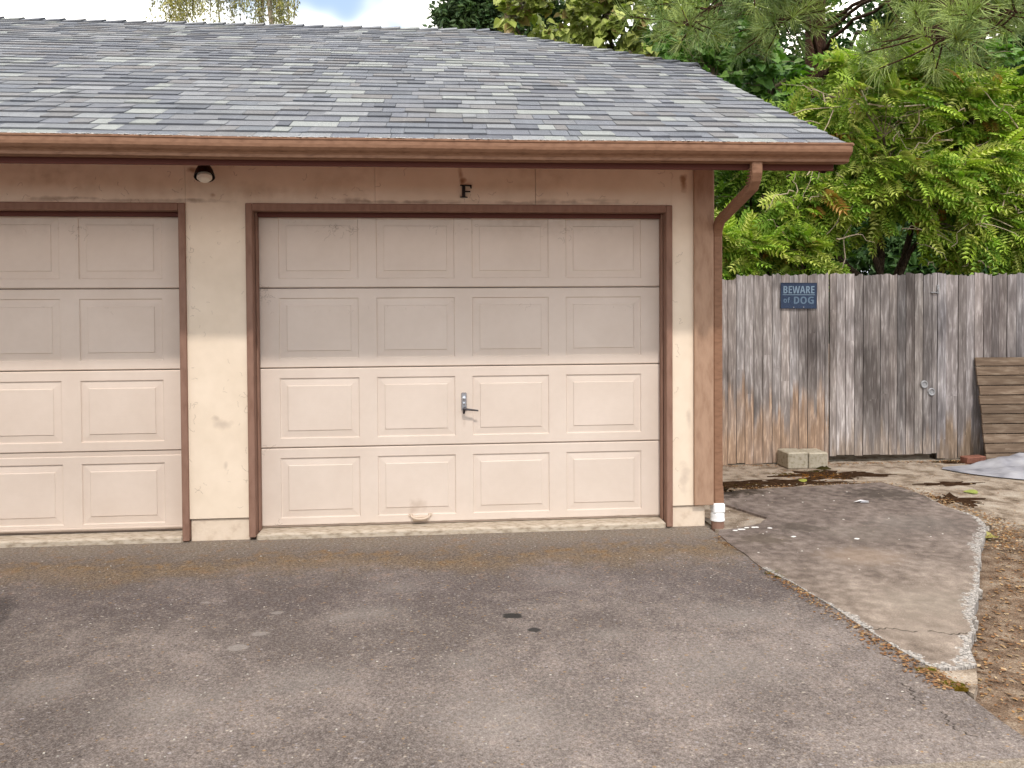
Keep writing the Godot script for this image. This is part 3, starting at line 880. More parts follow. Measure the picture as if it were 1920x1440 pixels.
func garage_door(garage: Node3D, cx: float, worn: bool) -> void:
	var door := Node3D.new()
	door.name = "garage_door" if not worn else "garage_door_001"
	door.set_meta("label", "tan four-section garage door with a dented, dusty foot" if worn else "tan four-section garage door with lever lock")
	garage.add_child(door, true)
	door.position = Vector3(cx, 0.0, -0.12)
	var paint: Material = M.door_old if worn else M.door
	var half := 1.3715
	var uv := func(p: Vector3) -> Vector2: return Vector2((p.x + half) / (2.0 * half), 1.0 - p.y / 2.134)
	var fit := func(m: MB) -> ArrayMesh:
		for i in m.v.size(): m.t[i] = uv.call(m.v[i])
		return m.mesh()
	for row in 4:
		var y0 := 0.533 * row + (0.013 if row == 0 else 0.0035)
		var y1 := 0.533 * (row + 1) - 0.0015
		if worn and row == 0: y1 -= 0.024
		var dz := 0.0
		var m := MB.new()
		var py0 := 0.533 * row + 0.064
		var py1 := 0.533 * row + 0.468
		if worn and row == 0:
			py0 -= 0.006; py1 -= 0.012
		# stiles and rails round the four openings, on the face; a rolled lip top and bottom
		var xs := [-half + 0.006]
		for c in 4:
			xs.append((c - 1.5) * 0.6414 - 0.262)
			xs.append((c - 1.5) * 0.6414 + 0.262)
		xs.append(half - 0.006)
		var O := Vector3.BACK
		for s in range(0, 10, 2):
			m.quad(Vector3(xs[s], y0 + 0.006, dz), Vector3(xs[s + 1], y0 + 0.006, dz), Vector3(xs[s + 1], y1 - 0.006, dz), Vector3(xs[s], y1 - 0.006, dz), O)
		for c in 4:
			var a: float = xs[c * 2 + 1]
			var b: float = xs[c * 2 + 2]
			m.quad(Vector3(a, y0 + 0.006, dz), Vector3(b, y0 + 0.006, dz), Vector3(b, py0, dz), Vector3(a, py0, dz), O)
			m.quad(Vector3(a, py1, dz), Vector3(b, py1, dz), Vector3(b, y1 - 0.006, dz), Vector3(a, y1 - 0.006, dz), O)
		var xl: float = xs[0]
		var xr: float = xs[9]
		m.quad(Vector3(xl, y1 - 0.006, dz), Vector3(xr, y1 - 0.006, dz), Vector3(xr, y1, dz - 0.008), Vector3(xl, y1, dz - 0.008), Vector3(0, 1, 1))
		m.quad(Vector3(xl, y1, dz - 0.008), Vector3(xr, y1, dz - 0.008), Vector3(xr, y1, dz - 0.04), Vector3(xl, y1, dz - 0.04), Vector3.UP)
		m.quad(Vector3(xl, y0 + 0.006, dz), Vector3(xr, y0 + 0.006, dz), Vector3(xr, y0, dz - 0.008), Vector3(xl, y0, dz - 0.008), Vector3(0, -1, 1))
		m.quad(Vector3(xl, y0, dz - 0.008), Vector3(xr, y0, dz - 0.008), Vector3(xr, y0, dz - 0.04), Vector3(xl, y0, dz - 0.04), Vector3.DOWN)
		m.quad(Vector3(xl, y0, dz - 0.04), Vector3(xr, y0, dz - 0.04), Vector3(xr, y1, dz - 0.04), Vector3(xl, y1, dz - 0.04), Vector3.FORWARD)
		for s in [-1, 1]:
			m.quad(Vector3(half * s - 0.006 * s, y0 + 0.006, dz), Vector3(half * s - 0.006 * s, y1 - 0.006, dz), Vector3(half * s, y1, dz - 0.03), Vector3(half * s, y0, dz - 0.03), Vector3(s, 0, 0))
		put("door_section", fit.call(m), paint, door)
		for c in 4:
			var a: float = xs[c * 2 + 1]
			var b: float = xs[c * 2 + 2]
			m = MB.new()
			var steps := [[0.0, 0.0], [0.005, -0.0085], [0.012, -0.0085], [0.050, -0.0045], [0.0545, 0.0]]   # inset, depth of the pressing
			for s in steps.size() - 1:
				var i0: float = steps[s][0]; var z0: float = dz + steps[s][1]
				var i1: float = steps[s + 1][0]; var z1: float = dz + steps[s + 1][1]
				var o0 := [Vector3(a + i0, py0 + i0, z0), Vector3(b - i0, py0 + i0, z0), Vector3(b - i0, py1 - i0, z0), Vector3(a + i0, py1 - i0, z0)]
				var o1 := [Vector3(a + i1, py0 + i1, z1), Vector3(b - i1, py0 + i1, z1), Vector3(b - i1, py1 - i1, z1), Vector3(a + i1, py1 - i1, z1)]
				for q in 4:
					m.quad(o0[q], o0[(q + 1) % 4], o1[(q + 1) % 4], o1[q], Vector3.BACK)
			var il: float = 0.0545
			m.quad(Vector3(a + il, py0 + il, dz), Vector3(b - il, py0 + il, dz), Vector3(b - il, py1 - il, dz), Vector3(a + il, py1 - il, dz), Vector3.BACK)
			put("door_panel", fit.call(m), paint, door)
	# closing board behind the joints, rubber foot
	put("backing", simple_box(Vector3(-half, 0.01, -0.09), Vector3(half, 2.16, -0.045), 0.0), M.dark, door)
	put("weather_strip", simple_box(Vector3(-half + 0.01, 0.002, -0.032), Vector3(half - 0.01, 0.0125, -0.004), 0.004), mat(Color8(92, 80, 72) if worn else Color8(150, 134, 120), 0.9), door)
	if worn:
		put("joint_strip", simple_box(Vector3(-half + 0.004, 0.5085, -0.02), Vector3(half - 0.004, 0.5335, -0.007), 0.0), paint, door)
		put("joint_strip", simple_box(Vector3(-half + 0.004, 0.024, -0.001), Vector3(half - 0.004, 0.038, 0.006), 0.003), paint, door)
		return
	# T-handle lock: bright plate and cylinder, dark lever turned to the right
	var lock := MB.new()
	lock.box(Vector3(-0.019, 0.765, 0.0), Vector3(0.019, 0.888, 0.010), Color.WHITE, Transform3D.IDENTITY, 0.005)
	lock.lathe([Vector2(0.0, 0.022), Vector2(0.013, 0.020), Vector2(0.016, 0.008), Vector2(0.016, 0.0)], 14, Transform3D(Basis(Vector3.RIGHT, PI / 2), Vector3(0, 0.850, 0.008)))
	lock.lathe([Vector2(0.0, 0.012), Vector2(0.009, 0.011), Vector2(0.010, 0.0)], 12, Transform3D(Basis(Vector3.RIGHT, PI / 2), Vector3(0, 0.815, 0.008)))
	var o := put("lock_plate", lock.mesh(), M.chrome, door)
	o.position.x = 0.0
	var lev := MB.new()
	lev.tube([Vector3(0, 0.782, 0.005), Vector3(0, 0.782, 0.050)], [0.012, 0.010], 10)
	lev.tube([Vector3(-0.008, 0.783, 0.050), Vector3(0.03, 0.778, 0.053), Vector3(0.095, 0.770, 0.054)], [0.009, 0.007, 0.005], 8)
	lev.tube([Vector3(0.0, 0.780, 0.047), Vector3(-0.002, 0.750, 0.03)], [0.008, 0.007], 8)
	put("lock_lever", lev.mesh(), M.iron, door)
	# cup pull near the foot
	var pull := MB.new()
	var pts := []
	var rad := []
	for k in 9:
		var a := PI * k / 8.0
		pts.append(Vector3(-0.30 - cos(a) * 0.062, 0.062 - sin(a) * 0.020, 0.006 + sin(a) * 0.028)); rad.append(0.0075)
	pull.tube(pts, rad, 8)
	for s in [-1.0, 1.0]:
		pull.box(Vector3(-0.30 + s * 0.066 - 0.014, 0.052, 0.0), Vector3(-0.30 + s * 0.066 + 0.014, 0.074, 0.006), Color.WHITE, Transform3D.IDENTITY, 0.002)
	pull.box(Vector3(-0.352, 0.022, 0.0), Vector3(-0.248, 0.058, 0.012), Color.WHITE, Transform3D.IDENTITY, 0.006)
	put("lift_handle", pull.mesh(), mat(Color8(200, 182, 164), 0.55), door)


func build_garage() -> void:
	var g := thing("garage", "low tan garage with brown trim and grey shingled roof", "garage")
	var LEFT := -7.6
	# --- walls: sheets of painted siding with open joints
	for s in [[LEFT, -4.60, 0.107], [-1.770, -1.393, 0.107], [1.4165, 1.690, 0.107]]:
		put("wall_panel", wall_piece(Vector3(s[0], s[2], -0.10), Vector3(s[1], 2.66, 0.0)), M.wall, g)
	for s in [[-4.60, -1.7715], [-1.393, -0.5675], [-0.566, 0.488], [0.4905, 1.4155]]:
		put("wall_panel", wall_piece(Vector3(s[0], 2.143, -0.10), Vector3(s[1], 2.66, 0.0)), M.wall, g)
	put("backing", simple_box(Vector3(LEFT + 0.05, 2.10, -0.14), Vector3(1.66, 2.66, -0.102), 0.0), M.dark, g)
	for s in [[LEFT + 0.02, -4.60], [-1.768, -1.393], [1.417, 1.648]]:
		put("footing", simple_box(Vector3(s[0], -0.12, -0.16), Vector3(s[1], 0.098, -0.014), 0.006), M.foot, g)
	put("footing", simple_box(Vector3(1.50, -0.12, -8.4), Vector3(1.648, 0.098, -0.165), 0.0), M.foot, g)
	# side wall up to the clipped gable, rear and far walls
	var m := MB.new()
	var prof := [Vector2(-0.101, 0.107), Vector2(-0.101, 2.60), Vector2(-1.9, 3.46), Vector2(-5.75, 3.46), Vector2(-8.4, 2.2), Vector2(-8.4, 0.107)]
	for i in range(1, 5):
		for x in [1.686, 1.55]:
			m.tri(Vector3(x, prof[0].y, prof[0].x), Vector3(x, prof[i].y, prof[i].x), Vector3(x, prof[i + 1].y, prof[i + 1].x), Vector3(1 if x > 1.6 else -1, 0, 0), Vector3(1 if x > 1.6 else -1, 0, 0), Vector3(1 if x > 1.6 else -1, 0, 0))
	for i in 6:
		var a: Vector2 = prof[i]
		var b: Vector2 = prof[(i + 1) % 6]
		m.quad(Vector3(1.686, a.y, a.x), Vector3(1.686, b.y, b.x), Vector3(1.55, b.y, b.x), Vector3(1.55, a.y, a.x), Vector3(0, a.y + b.y - 4.0, a.x + b.x + 8.0))
	put("side_wall", m.mesh(), M.foot, g)
	put("rear_wall", simple_box(Vector3(LEFT, -0.1, -8.4), Vector3(1.54, 2.2, -8.28), 0.0), M.foot, g)
	put("side_wall", simple_box(Vector3(LEFT, -0.1, -8.27), Vector3(LEFT + 0.1, 2.6, -0.17), 0.0), M.foot, g)
	# --- floor lip in the doorways
	m = MB.new()
	for s in [[-4.557, -1.813], [-1.350, 1.371]]:
		m.box(Vector3(s[0], -0.14, -0.5), Vector3(s[1], 0.0, 0.012), Color.WHITE, Transform3D.IDENTITY, 0.012)
	put("threshold", m.mesh(), M.sill, g)
	put("floor_slab", simple_box(Vector3(LEFT + 0.11, -0.16, -8.2), Vector3(1.49, -0.01, -0.51), 0.0), M.foot, g)
	# --- door frames: jamb, stop, head
	for s in [[-1.393, 1.414], [-4.60, -1.770]]:
		var a: float = s[0]
		var b: float = s[1]
		var jl := 0.042
		put("door_jamb", simple_box(Vector3(a, -0.020, -0.13), Vector3(a + jl, 2.144, 0.022), 0.004), M.trim, g)
		put("door_jamb", simple_box(Vector3(b - jl, -0.032, -0.13), Vector3(b, 2.144, 0.022), 0.004), M.trim, g)
		put("door_head", simple_box(Vector3(a + jl + 0.001, 2.096, -0.13), Vector3(b - jl - 0.001, 2.144, 0.022), 0.004), M.trim, g)
		put("door_stop", simple_box(Vector3(a + jl + 0.001, 0.0, -0.112), Vector3(a + jl + 0.014, 2.095, -0.055), 0.003), M.trim, g)
		put("door_stop", simple_box(Vector3(b - jl - 0.014, 0.0, -0.112), Vector3(b - jl - 0.001, 2.095, -0.055), 0.003), M.trim, g)
		put("door_stop", simple_box(Vector3(a + jl + 0.015, 2.066, -0.112), Vector3(b - jl - 0.015, 2.0955, -0.068), 0.003), M.fascia, g)
	garage_door(g, 0.008, false)
	garage_door(g, -3.187, true)
	# --- corner boards
	put("corner_board", simple_box(Vector3(1.563, 0.110, 0.001), Vector3(1.697, 2.62, 0.027), 0.004), M.corner, g)
	put("corner_board", simple_box(Vector3(1.6905, 0.110, -0.16), Vector3(1.712, 2.62, -0.002), 0.004), M.corner, g)
	# --- roof
	var roof := Node3D.new()
	roof.name = "roof"
	g.add_child(roof, true)
	build_roof(roof, LEFT)
	# --- fascia, gutter, downspout
	put("fascia", simple_box(Vector3(LEFT, 2.262, 0.700), Vector3(2.188, 2.405, 0.722), 0.003), M.fascia, g)
	for k in 6:
		var za := 0.695 - k * 0.116
		var sf0 := roof_point(0, (EAVE_Z - za) * sqrt(1.0 + SLOPE * SLOPE), -0.112).y
		var soff := MB.new()
		soff.box(Vector3(LEFT, -0.008, -0.0565), Vector3(2.10, 0.008, 0.0565), Color.WHITE, Transform3D(Basis(Vector3.RIGHT, 0.447), Vector3(0, sf0 + 0.022, za - 0.058)))
		put("soffit_board", soff.mesh(), M.soffit, g)
	var rake := MB.new()
	var q := [Vector3(2.15, 2.25, 0.70), Vector3(2.07, 3.43, -1.76)]
	rake.quad(q[0], q[1], q[1] + Vector3(0, 0.16, 0), q[0] + Vector3(0, 0.16, 0), Vector3.RIGHT)
	rake.quad(q[0] - Vector3(0.03, 0, 0), q[1] - Vector3(0.03, 0, 0), q[1] + Vector3(-0.03, 0.16, 0), q[0] + Vector3(-0.03, 0.16, 0), Vector3.LEFT)
	rake.quad(q[0], q[1], q[1] - Vector3(0.03, 0, 0), q[0] - Vector3(0.03, 0, 0), Vector3.DOWN)
	put("rake_board", rake.mesh(), M.fascia, g)
	m = MB.new()
	var gp := [Vector2(0.724, 2.392), Vector2(0.724, 2.300), Vector2(0.790, 2.299), Vector2(0.798, 2.303), Vector2(0.799, 2.318), Vector2(0.808, 2.328), Vector2(0.826, 2.338), Vector2(0.838, 2.352), Vector2(0.841, 2.368), Vector2(0.841, 2.388), Vector2(0.846, 2.393), Vector2(0.846, 2.401), Vector2(0.840, 2.404), Vector2(0.828, 2.403), Vector2(0.826, 2.396)]
	var gr := 2.243
	var sag := func(x: float) -> float: return -0.008 * sin(PI * clampf((x + 3.0) / 5.243, 0.0, 1.0)) - 0.0012 * sin(x * 4.1)
	for i in gp.size() - 1:
		var a: Vector2 = gp[i]
		var b: Vector2 = gp[i + 1]
		var out := Vector2(b.y - a.y, -(b.x - a.x)).normalized() * -1.0
		if i >= 2 and i < 12 and out.x < 0.0: out = -out
		for w in [0.0, 1.0]:     # outer skin and inner skin
			var da: Vector2 = -out * 0.0015 * w
			var n0: Vector3 = Vector3(0, out.y, out.x) * (1.0 - 2.0 * w)
			for k in 28:        # the old gutter sags a little between its hangers
				var xa := lerpf(LEFT, gr, k / 28.0)
				var xb := lerpf(LEFT, gr, (k + 1) / 28.0)
				var sa: float = sag.call(xa)
				var sb: float = sag.call(xb)
				m.quad(Vector3(xa, a.y + da.y + sa, a.x + da.x), Vector3(xb, a.y + da.y + sb, a.x + da.x), Vector3(xb, b.y + da.y + sb, b.x + da.x), Vector3(xa, b.y + da.y + sa, b.x + da.x), n0)
	var gut := put("gutter", m.mesh(), M.gutter, g)
	m = MB.new()
	for i in range(1, 10):
		var a: Vector2 = gp[i]
		var b: Vector2 = gp[i + 1]
		m.tri(Vector3(gr, 2.392, 0.724), Vector3(gr, a.y, a.x), Vector3(gr, b.y, b.x), Vector3.RIGHT, Vector3.RIGHT, Vector3.RIGHT)
	m.box(Vector3(gr - 0.004, 2.386, 0.722), Vector3(gr + 0.006, 2.398, 0.848), Color.WHITE, Transform3D.IDENTITY, 0.002)
	put("end_cap", m.mesh(), M.gutter, gut)
	for xs in [-1.93, 1.08]:       # lapped joints
		m = MB.new()
		for i in range(2, 12):
			var a: Vector2 = gp[i]
			var b: Vector2 = gp[i + 1]
			var out := Vector2(b.y - a.y, -(b.x - a.x)).normalized() * -1.0
			if out.x < 0.0: out = -out
			var sx: float = sag.call(xs)
			var p0 := Vector3(xs, a.y + sx, a.x) + Vector3(0, out.y, out.x) * 0.0018
			var p1 := Vector3(xs, b.y + sx, b.x) + Vector3(0, out.y, out.x) * 0.0018
			m.quad(p0, p0 + Vector3(0.035, 0, 0), p1 + Vector3(0.035, 0, 0), p1, Vector3(0, out.y, out.x))
			m.quad(p0, p1, p1 - Vector3(0, out.y, out.x) * 0.0018, p0 - Vector3(0, out.y, out.x) * 0.0018, Vector3.LEFT)
		put("lap_joint", m.mesh(), M.gutter, gut)
	# paint flecks and bits of blossom on the lip
	var fl := []
	var fc := []
	for s in 420:
		var cl := [-0.9, -0.2, 0.35, 0.95, -1.7, -2.15, 1.45][rng.randi() % 7] as float
		var p := Vector3(clampf(cl + rng.randfn(0, 0.22), -2.6, 2.2), 2.4045 + rng.randf() * 0.002, 0.837 + rng.randf_range(-0.010, 0.006))
		fl.append(Transform3D(Basis(Vector3.UP, rng.randf() * TAU).scaled(Vector3.ONE * rng.randf_range(0.005, 0.013)), p + Vector3(0, sag.call(p.x), 0)))
		var t := rng.randf_range(0.55, 0.8)
		fc.append(Color(t, t, t * 0.98))
	var flake := MB.new()
	flake.box(Vector3(-1, -0.12, -0.6), Vector3(1, 0.12, 0.6))
	scatter("paint_flecks", flake.mesh(), M.litter, fl, fc, gut)
	# downspout: square pipe of swept rectangles
	var path := [Vector3(1.695, 2.31, 0.765), Vector3(1.695, 2.24, 0.765), Vector3(1.697, 2.205, 0.745), Vector3(1.700, 2.165, 0.70), Vector3(1.722, 2.035, 0.08), Vector3(1.726, 1.99, 0.02), Vector3(1.730, 1.94, -0.005), Vector3(1.731, 1.86, -0.008), Vector3(1.733, 0.215, -0.008)]
	m = MB.new()
	square_pipe(m, path, 0.031, 0.024)
	var ds := put("downspout", m.mesh(), M.gutter, g)
	m = MB.new()       # crimps on the inside of the upper elbow
	for k in 6:
		var p: Vector3 = Vector3(1.6955 - 0.0325, 2.262 - k * 0.018, 0.748 - k * k * 0.0022)
		m.box(p - Vector3(0.003, 0.004, 0.024), p + Vector3(0.003, 0.004, 0.024), Color.WHITE, Transform3D.IDENTITY, 0.002)
	put("elbow_crimp", m.mesh(), M.gutter, ds)
	m = MB.new()
	square_pipe(m, [Vector3(1.7335, 0.235, -0.007), Vector3(1.7385, 0.095, -0.003)], 0.034, 0.027)
	put("lower_sleeve", m.mesh(), M.gutter, ds)
	m = MB.new()
	m.box(Vector3(1.693, 0.055, -0.046), Vector3(1.773, 0.122, 0.040), Color.WHITE, Transform3D.IDENTITY, 0.008)
	m.lathe([Vector2(0.040, 0.058), Vector2(0.046, 0.045), Vector2(0.0465, 0.012), Vector2(0.049, 0.012), Vector2(0.049, 0.0), Vector2(0.0, 0.0)], 20, Transform3D(Basis(), Vector3(1.733, 0.0, -0.003)))
	put("pipe_adapter", m.mesh(), M.pvc, ds)
	m = MB.new()
	m.lathe([Vector2(0.043, 0.02), Vector2(0.043, -0.13)], 20, Transform3D(Basis(), Vector3(1.733, 0.0, -0.003)))
	put("drain_pipe", m.mesh(), M.trim, ds)

	# --- the letter over the door and the lamp under the eave
	var tm := TextMesh.new()
	tm.text = "F"
	var sf := SystemFont.new()
	sf.font_names = PackedStringArray(["Droid Serif"])
	sf.font_weight = 700
	tm.font = sf
	tm.font_size = 64
	tm.pixel_size = 0.00182
	tm.depth = 0.016
	var lt := put("letter_sign", tm, M.black)
	lt.position = Vector3(0.027, 2.2285, 0.010)
	lt.rotation.z = -0.02
	lt.scale = Vector3(1.18, 1.0, 1.0)
	tag(lt, "black serif letter F fixed on the lintel above the right-hand garage door", "sign")
	var lamp := thing("flood_lamp", "small dark bell-shaped lamp with white bulb under the eave", "lamp", Vector3(-1.612, 2.345, 0.13))
	lamp.scale = Vector3.ONE * 1.12
	var tilt := Transform3D(Basis(Vector3.BACK, 0.12) * Basis(Vector3.RIGHT, -0.42), Vector3.ZERO)
	m = MB.new()
	m.lathe([Vector2(0.0, 0.040), Vector2(0.014, 0.038), Vector2(0.024, 0.026), Vector2(0.036, 0.006), Vector2(0.047, -0.018), Vector2(0.053, -0.042), Vector2(0.056, -0.058), Vector2(0.053, -0.058), Vector2(0.045, -0.020), Vector2(0.030, 0.008), Vector2(0.0, 0.012)], 24, tilt)
	put("lamp_shade", m.mesh(), M.black, lamp)
	m = MB.new()
	m.lathe([Vector2(0.016, 0.0), Vector2(0.028, -0.030), Vector2(0.040, -0.048), Vector2(0.041, -0.064), Vector2(0.028, -0.078), Vector2(0.0, -0.083)].map(func(p: Vector2) -> Vector2: return p), 24, tilt)
	put("bulb", m.mesh(), mat(Color8(228, 222, 210), 0.35), lamp)
	m = MB.new()
	m.tube([Vector3(0, 0.03, 0.0), Vector3(0.0, 0.065, -0.03), Vector3(0.0, 0.10, -0.125)], [0.012, 0.012, 0.012], 8)
	m.lathe([Vector2(0.0, 0.012), Vector2(0.045, 0.010), Vector2(0.050, 0.0)], 16, Transform3D(Basis(Vector3.RIGHT, PI / 2), Vector3(0, 0.10, -0.129)))
	put("bracket", m.mesh(), M.iron, lamp)


func square_pipe(m: MB, path: Array, hx: float, hz: float) -> void:
	var ring := []
	for i in path.size():
		var d: Vector3 = (path[mini(i + 1, path.size() - 1)] - path[maxi(i - 1, 0)]).normalized()
		var side := Vector3.RIGHT
		var fr := d.cross(side).normalized()
		side = fr.cross(d).normalized()
		if fr.z < 0.0 and absf(fr.z) > 0.01: fr = -fr
		var r := []
		var c := 0.22
		for k in [[-1, 1 - c], [-1 + c, 1], [1 - c, 1], [1, 1 - c], [1, -1 + c], [1 - c, -1], [-1 + c, -1], [-1, -1 + c]]:
			r.append(path[i] + side * hx * k[0] + fr * hz * k[1])
		ring.append(r)
	for i in path.size() - 1:
		for k in 8:
			var a: Vector3 = ring[i][k]
			var b: Vector3 = ring[i][(k + 1) % 8]
			var d: Vector3 = ring[i + 1][(k + 1) % 8]
			var e: Vector3 = ring[i + 1][k]
			m.quad(a, b, d, e, (a + b + d + e) / 4.0 - (path[i] + path[i + 1]) / 2.0)


func shingle_tone() -> Color:
	var r := rng.randf()
	var c := Color(0.175, 0.186, 0.212)
	if r < 0.30: c = Color(0.215, 0.228, 0.258)
	elif r < 0.52: c = Color(0.255, 0.263, 0.282)
	elif r < 0.66: c = Color(0.270, 0.266, 0.270)
	elif r < 0.80: c = Color(0.330, 0.342, 0.358)
	elif r < 0.90: c = Color(0.385, 0.405, 0.390)
	elif r < 0.93: c = Color(0.262, 0.250, 0.246)
	return c.lerp(Color(0.255, 0.266, 0.288), 0.16) * rng.randf_range(0.96, 1.14)


func shingle_mesh(m: MB, xa: float, xb: float, k: int, lift: float, col: Color) -> void:
	var e := 0.143
	var t0 := 0.030 + k * e + rng.randfn(0, 0.0012)
	var t1 := 0.030 + (k + 1) * e + 0.010
	var tr := 5.10
	t1 = minf(t1, tr)
	var r0 := roof_right(t0)
	var r1 := roof_right(t1)
	var b0 := minf(xb, r0)
	var b1 := minf(xb, r1)
	var a1 := minf(xa, r1)
	if xa >= b0 - 0.004: return
	var h0 := 0.008 + lift
	var h1 := 0.002
	var sag := rng.randfn(0, 0.0012)
	var A := roof_point(xa, t0, h0 + sag)
	var B := roof_point(b0, t0 + rng.randfn(0, 0.0012), h0 - sag)
	var C := roof_point(b1, t1, h1)
	var D := roof_point(a1, t1, h1)
	var down := -roof_point(0, 0, 0.0)
	var up := Vector3(0, 1, SLOPE).normalized()
	m.quad(A, B, C, D, up, col)
	var A2 := roof_point(xa, t0 + 0.002, -0.004)
	var B2 := roof_point(b0, t0 + 0.002, -0.004)
	m.quad(A, B, B2, A2, Vector3(0, -SLOPE, 1), col)
	m.quad(A, D, roof_point(a1, t1, -0.004), A2, Vector3.LEFT, col)
	m.quad(B, C, roof_point(b1, t1, -0.004), B2, Vector3.RIGHT, col)


func build_roof(roof: Node3D, left: float) -> void:
	# decking: front, rear and clipped gable planes with a real thickness under them
	var m := MB.new()
	var zf := 0.74
	var tf := (EAVE_Z - zf) * sqrt(1.0 + SLOPE * SLOPE)
	var hipz := -1.77
	var th := (EAVE_Z - hipz) * sqrt(1.0 + SLOPE * SLOPE)
	var rl := roof_point(left - 0.3, 5.16, -0.006)
	var rr := roof_point(0.34, 5.16, -0.006)
	var h0 := roof_point(2.14, th, -0.006)
	var e0 := roof_point(2.22, tf, -0.006)
	var el := roof_point(left - 0.3, tf, -0.006)
	var bz := 2.0 * RIDGE_Z
	var back := func(p: Vector3) -> Vector3: return Vector3(p.x, p.y, bz - p.z)
	var up := Vector3(0, 1, 0)
	for s in [0.0, -0.10]:
		var o := Vector3(0, s, 0)
		var nn := up if s == 0.0 else -up
		m.quad(el + o, e0 + o, h0 + o, rr + o, nn)
		m.quad(el + o, rr + o, rl + o, rl + o + Vector3(0.001, 0, 0), nn)
		m.quad(back.call(el) + o, back.call(e0) + o, back.call(h0) + o, rr + o, nn)
		m.quad(back.call(el) + o, rr + o, rl + o, rl + o + Vector3(0.001, 0, 0), nn)
		m.quad(h0 + o, rr + o, back.call(h0) + o, back.call(h0) + o + Vector3(0.001, 0, 0), nn)
	var loop := [el, e0, h0, back.call(h0), back.call(e0), back.call(el), rl]
	for i in loop.size():
		var a: Vector3 = loop[i]
		var b: Vector3 = loop[(i + 1) % loop.size()]
		m.quad(a, b, b - Vector3(0, 0.1, 0), a - Vector3(0, 0.1, 0), (a + b) / 2.0 - Vector3(-2.5, 3.5, RIDGE_Z))
	for i in m.c.size(): m.c[i] = Color(0.17, 0.18, 0.2)
	put("decking", m.mesh(), M.shingle, roof)
	# laminated shingles, course by course; the nearest are pieces of their own
	var singles := 0
	var rest := MB.new()
	for k in 36:
		var x := left - rng.randf() * 0.3
		while x < 2.3:
			var wide: float = [0.08, 0.11, 0.14, 0.17, 0.20, 0.25, 0.31][rng.randi() % 7] * rng.randf_range(0.9, 1.1)
			var lift := 0.0055 if rng.randf() < 0.5 else 0.0
			var col := shingle_tone()
			var seen := x > -2.75 - k * 0.075 and x + wide < 2.4
			if seen and k < 12 and singles < 300:
				var one := MB.new()
				shingle_mesh(one, x, x + wide - 0.003, k, lift, col)
				if one.v.size() > 0:
					put("shingle", one.mesh(), M.shingle, roof)
					singles += 1
			else:
				shingle_mesh(rest, x, x + wide - 0.003, k, lift, col)
			x += wide
	var o := put("shingle_courses", rest.mesh(), M.shingle, roof)
	o.set_meta("kind", "stuff")
	# ridge caps, their raised ends to the right, and hip caps that step downhill
	var x0 := left
	while x0 < 0.34:
		var c := MB.new()
		var x1 := minf(x0 + 0.235, 0.42)
		cap_piece(c, Vector3(x0, RIDGE_Y, RIDGE_Z), Vector3(x1, RIDGE_Y, RIDGE_Z), Vector3(0, -SLOPE, 1).normalized(), Vector3(0, -SLOPE, -1).normalized(), 0.135)
		put("ridge_cap", c.mesh(), M.shingle, roof)
		x0 += 0.212
	var ht := Vector3(0.40, RIDGE_Y - 0.01, RIDGE_Z)
	var hb := Vector3(2.165, EAVE_Y + SLOPE * (EAVE_Z + 1.80), -1.80)
	var along := (hb - ht)
	var count := 14
	for side in [1.0, -1.0]:
		for k in count:
			var c := MB.new()
			var a := ht + along * (float(k) / count)
			var b := ht + along * ((k + 1.12) / count)
			var dir := along.normalized()
			var n1 := Vector3(0, 1, SLOPE).normalized()
			var f1 := dir.cross(n1)
			if f1.z < 0: f1 = -f1
			var hn := (hb - ht).cross(Vector3(0, 0, 1)).normalized()
			if hn.y < 0: hn = -hn
			var f2 := dir.cross(hn)
			if f2.z > 0: f2 = -f2
			var flip := Transform3D(Basis(Vector3.RIGHT, Vector3.UP, Vector3(0, 0, side)), Vector3(0, 0, 0.0 if side > 0 else 2.0 * RIDGE_Z))
			cap_piece(c, flip * a, flip * b, flip.basis * f1, flip.basis * f2, 0.13)
			put("ridge_cap", c.mesh(), M.shingle, roof)


func cap_piece(m: MB, a: Vector3, b: Vector3, f1: Vector3, f2: Vector3, w: float) -> void:   # a bent shingle from a to b, its raised end at b
	var col := shingle_tone()
	if col.r > 0.4: col *= 0.7
	var la := Vector3(0, 0.008, 0)
	var lb := Vector3(0, 0.030 + rng.randf_range(-0.003, 0.003), 0)
	for f in [f1, f2]:
		var out: Vector3 = (f + Vector3(0, 1.2, 0)).normalized()
		m.quad(a + la, b + lb, b + lb + f * w, a + la + f * w, out, col)
		m.quad(b + lb, b + lb + f * w, b + lb * 0.35 + f * w, b + lb * 0.35, b - a, col * 0.45)
		m.quad(a + la + f * w, b + lb + f * w, b + lb * 0.35 + f * w, a + f * w, f, col * 0.6)


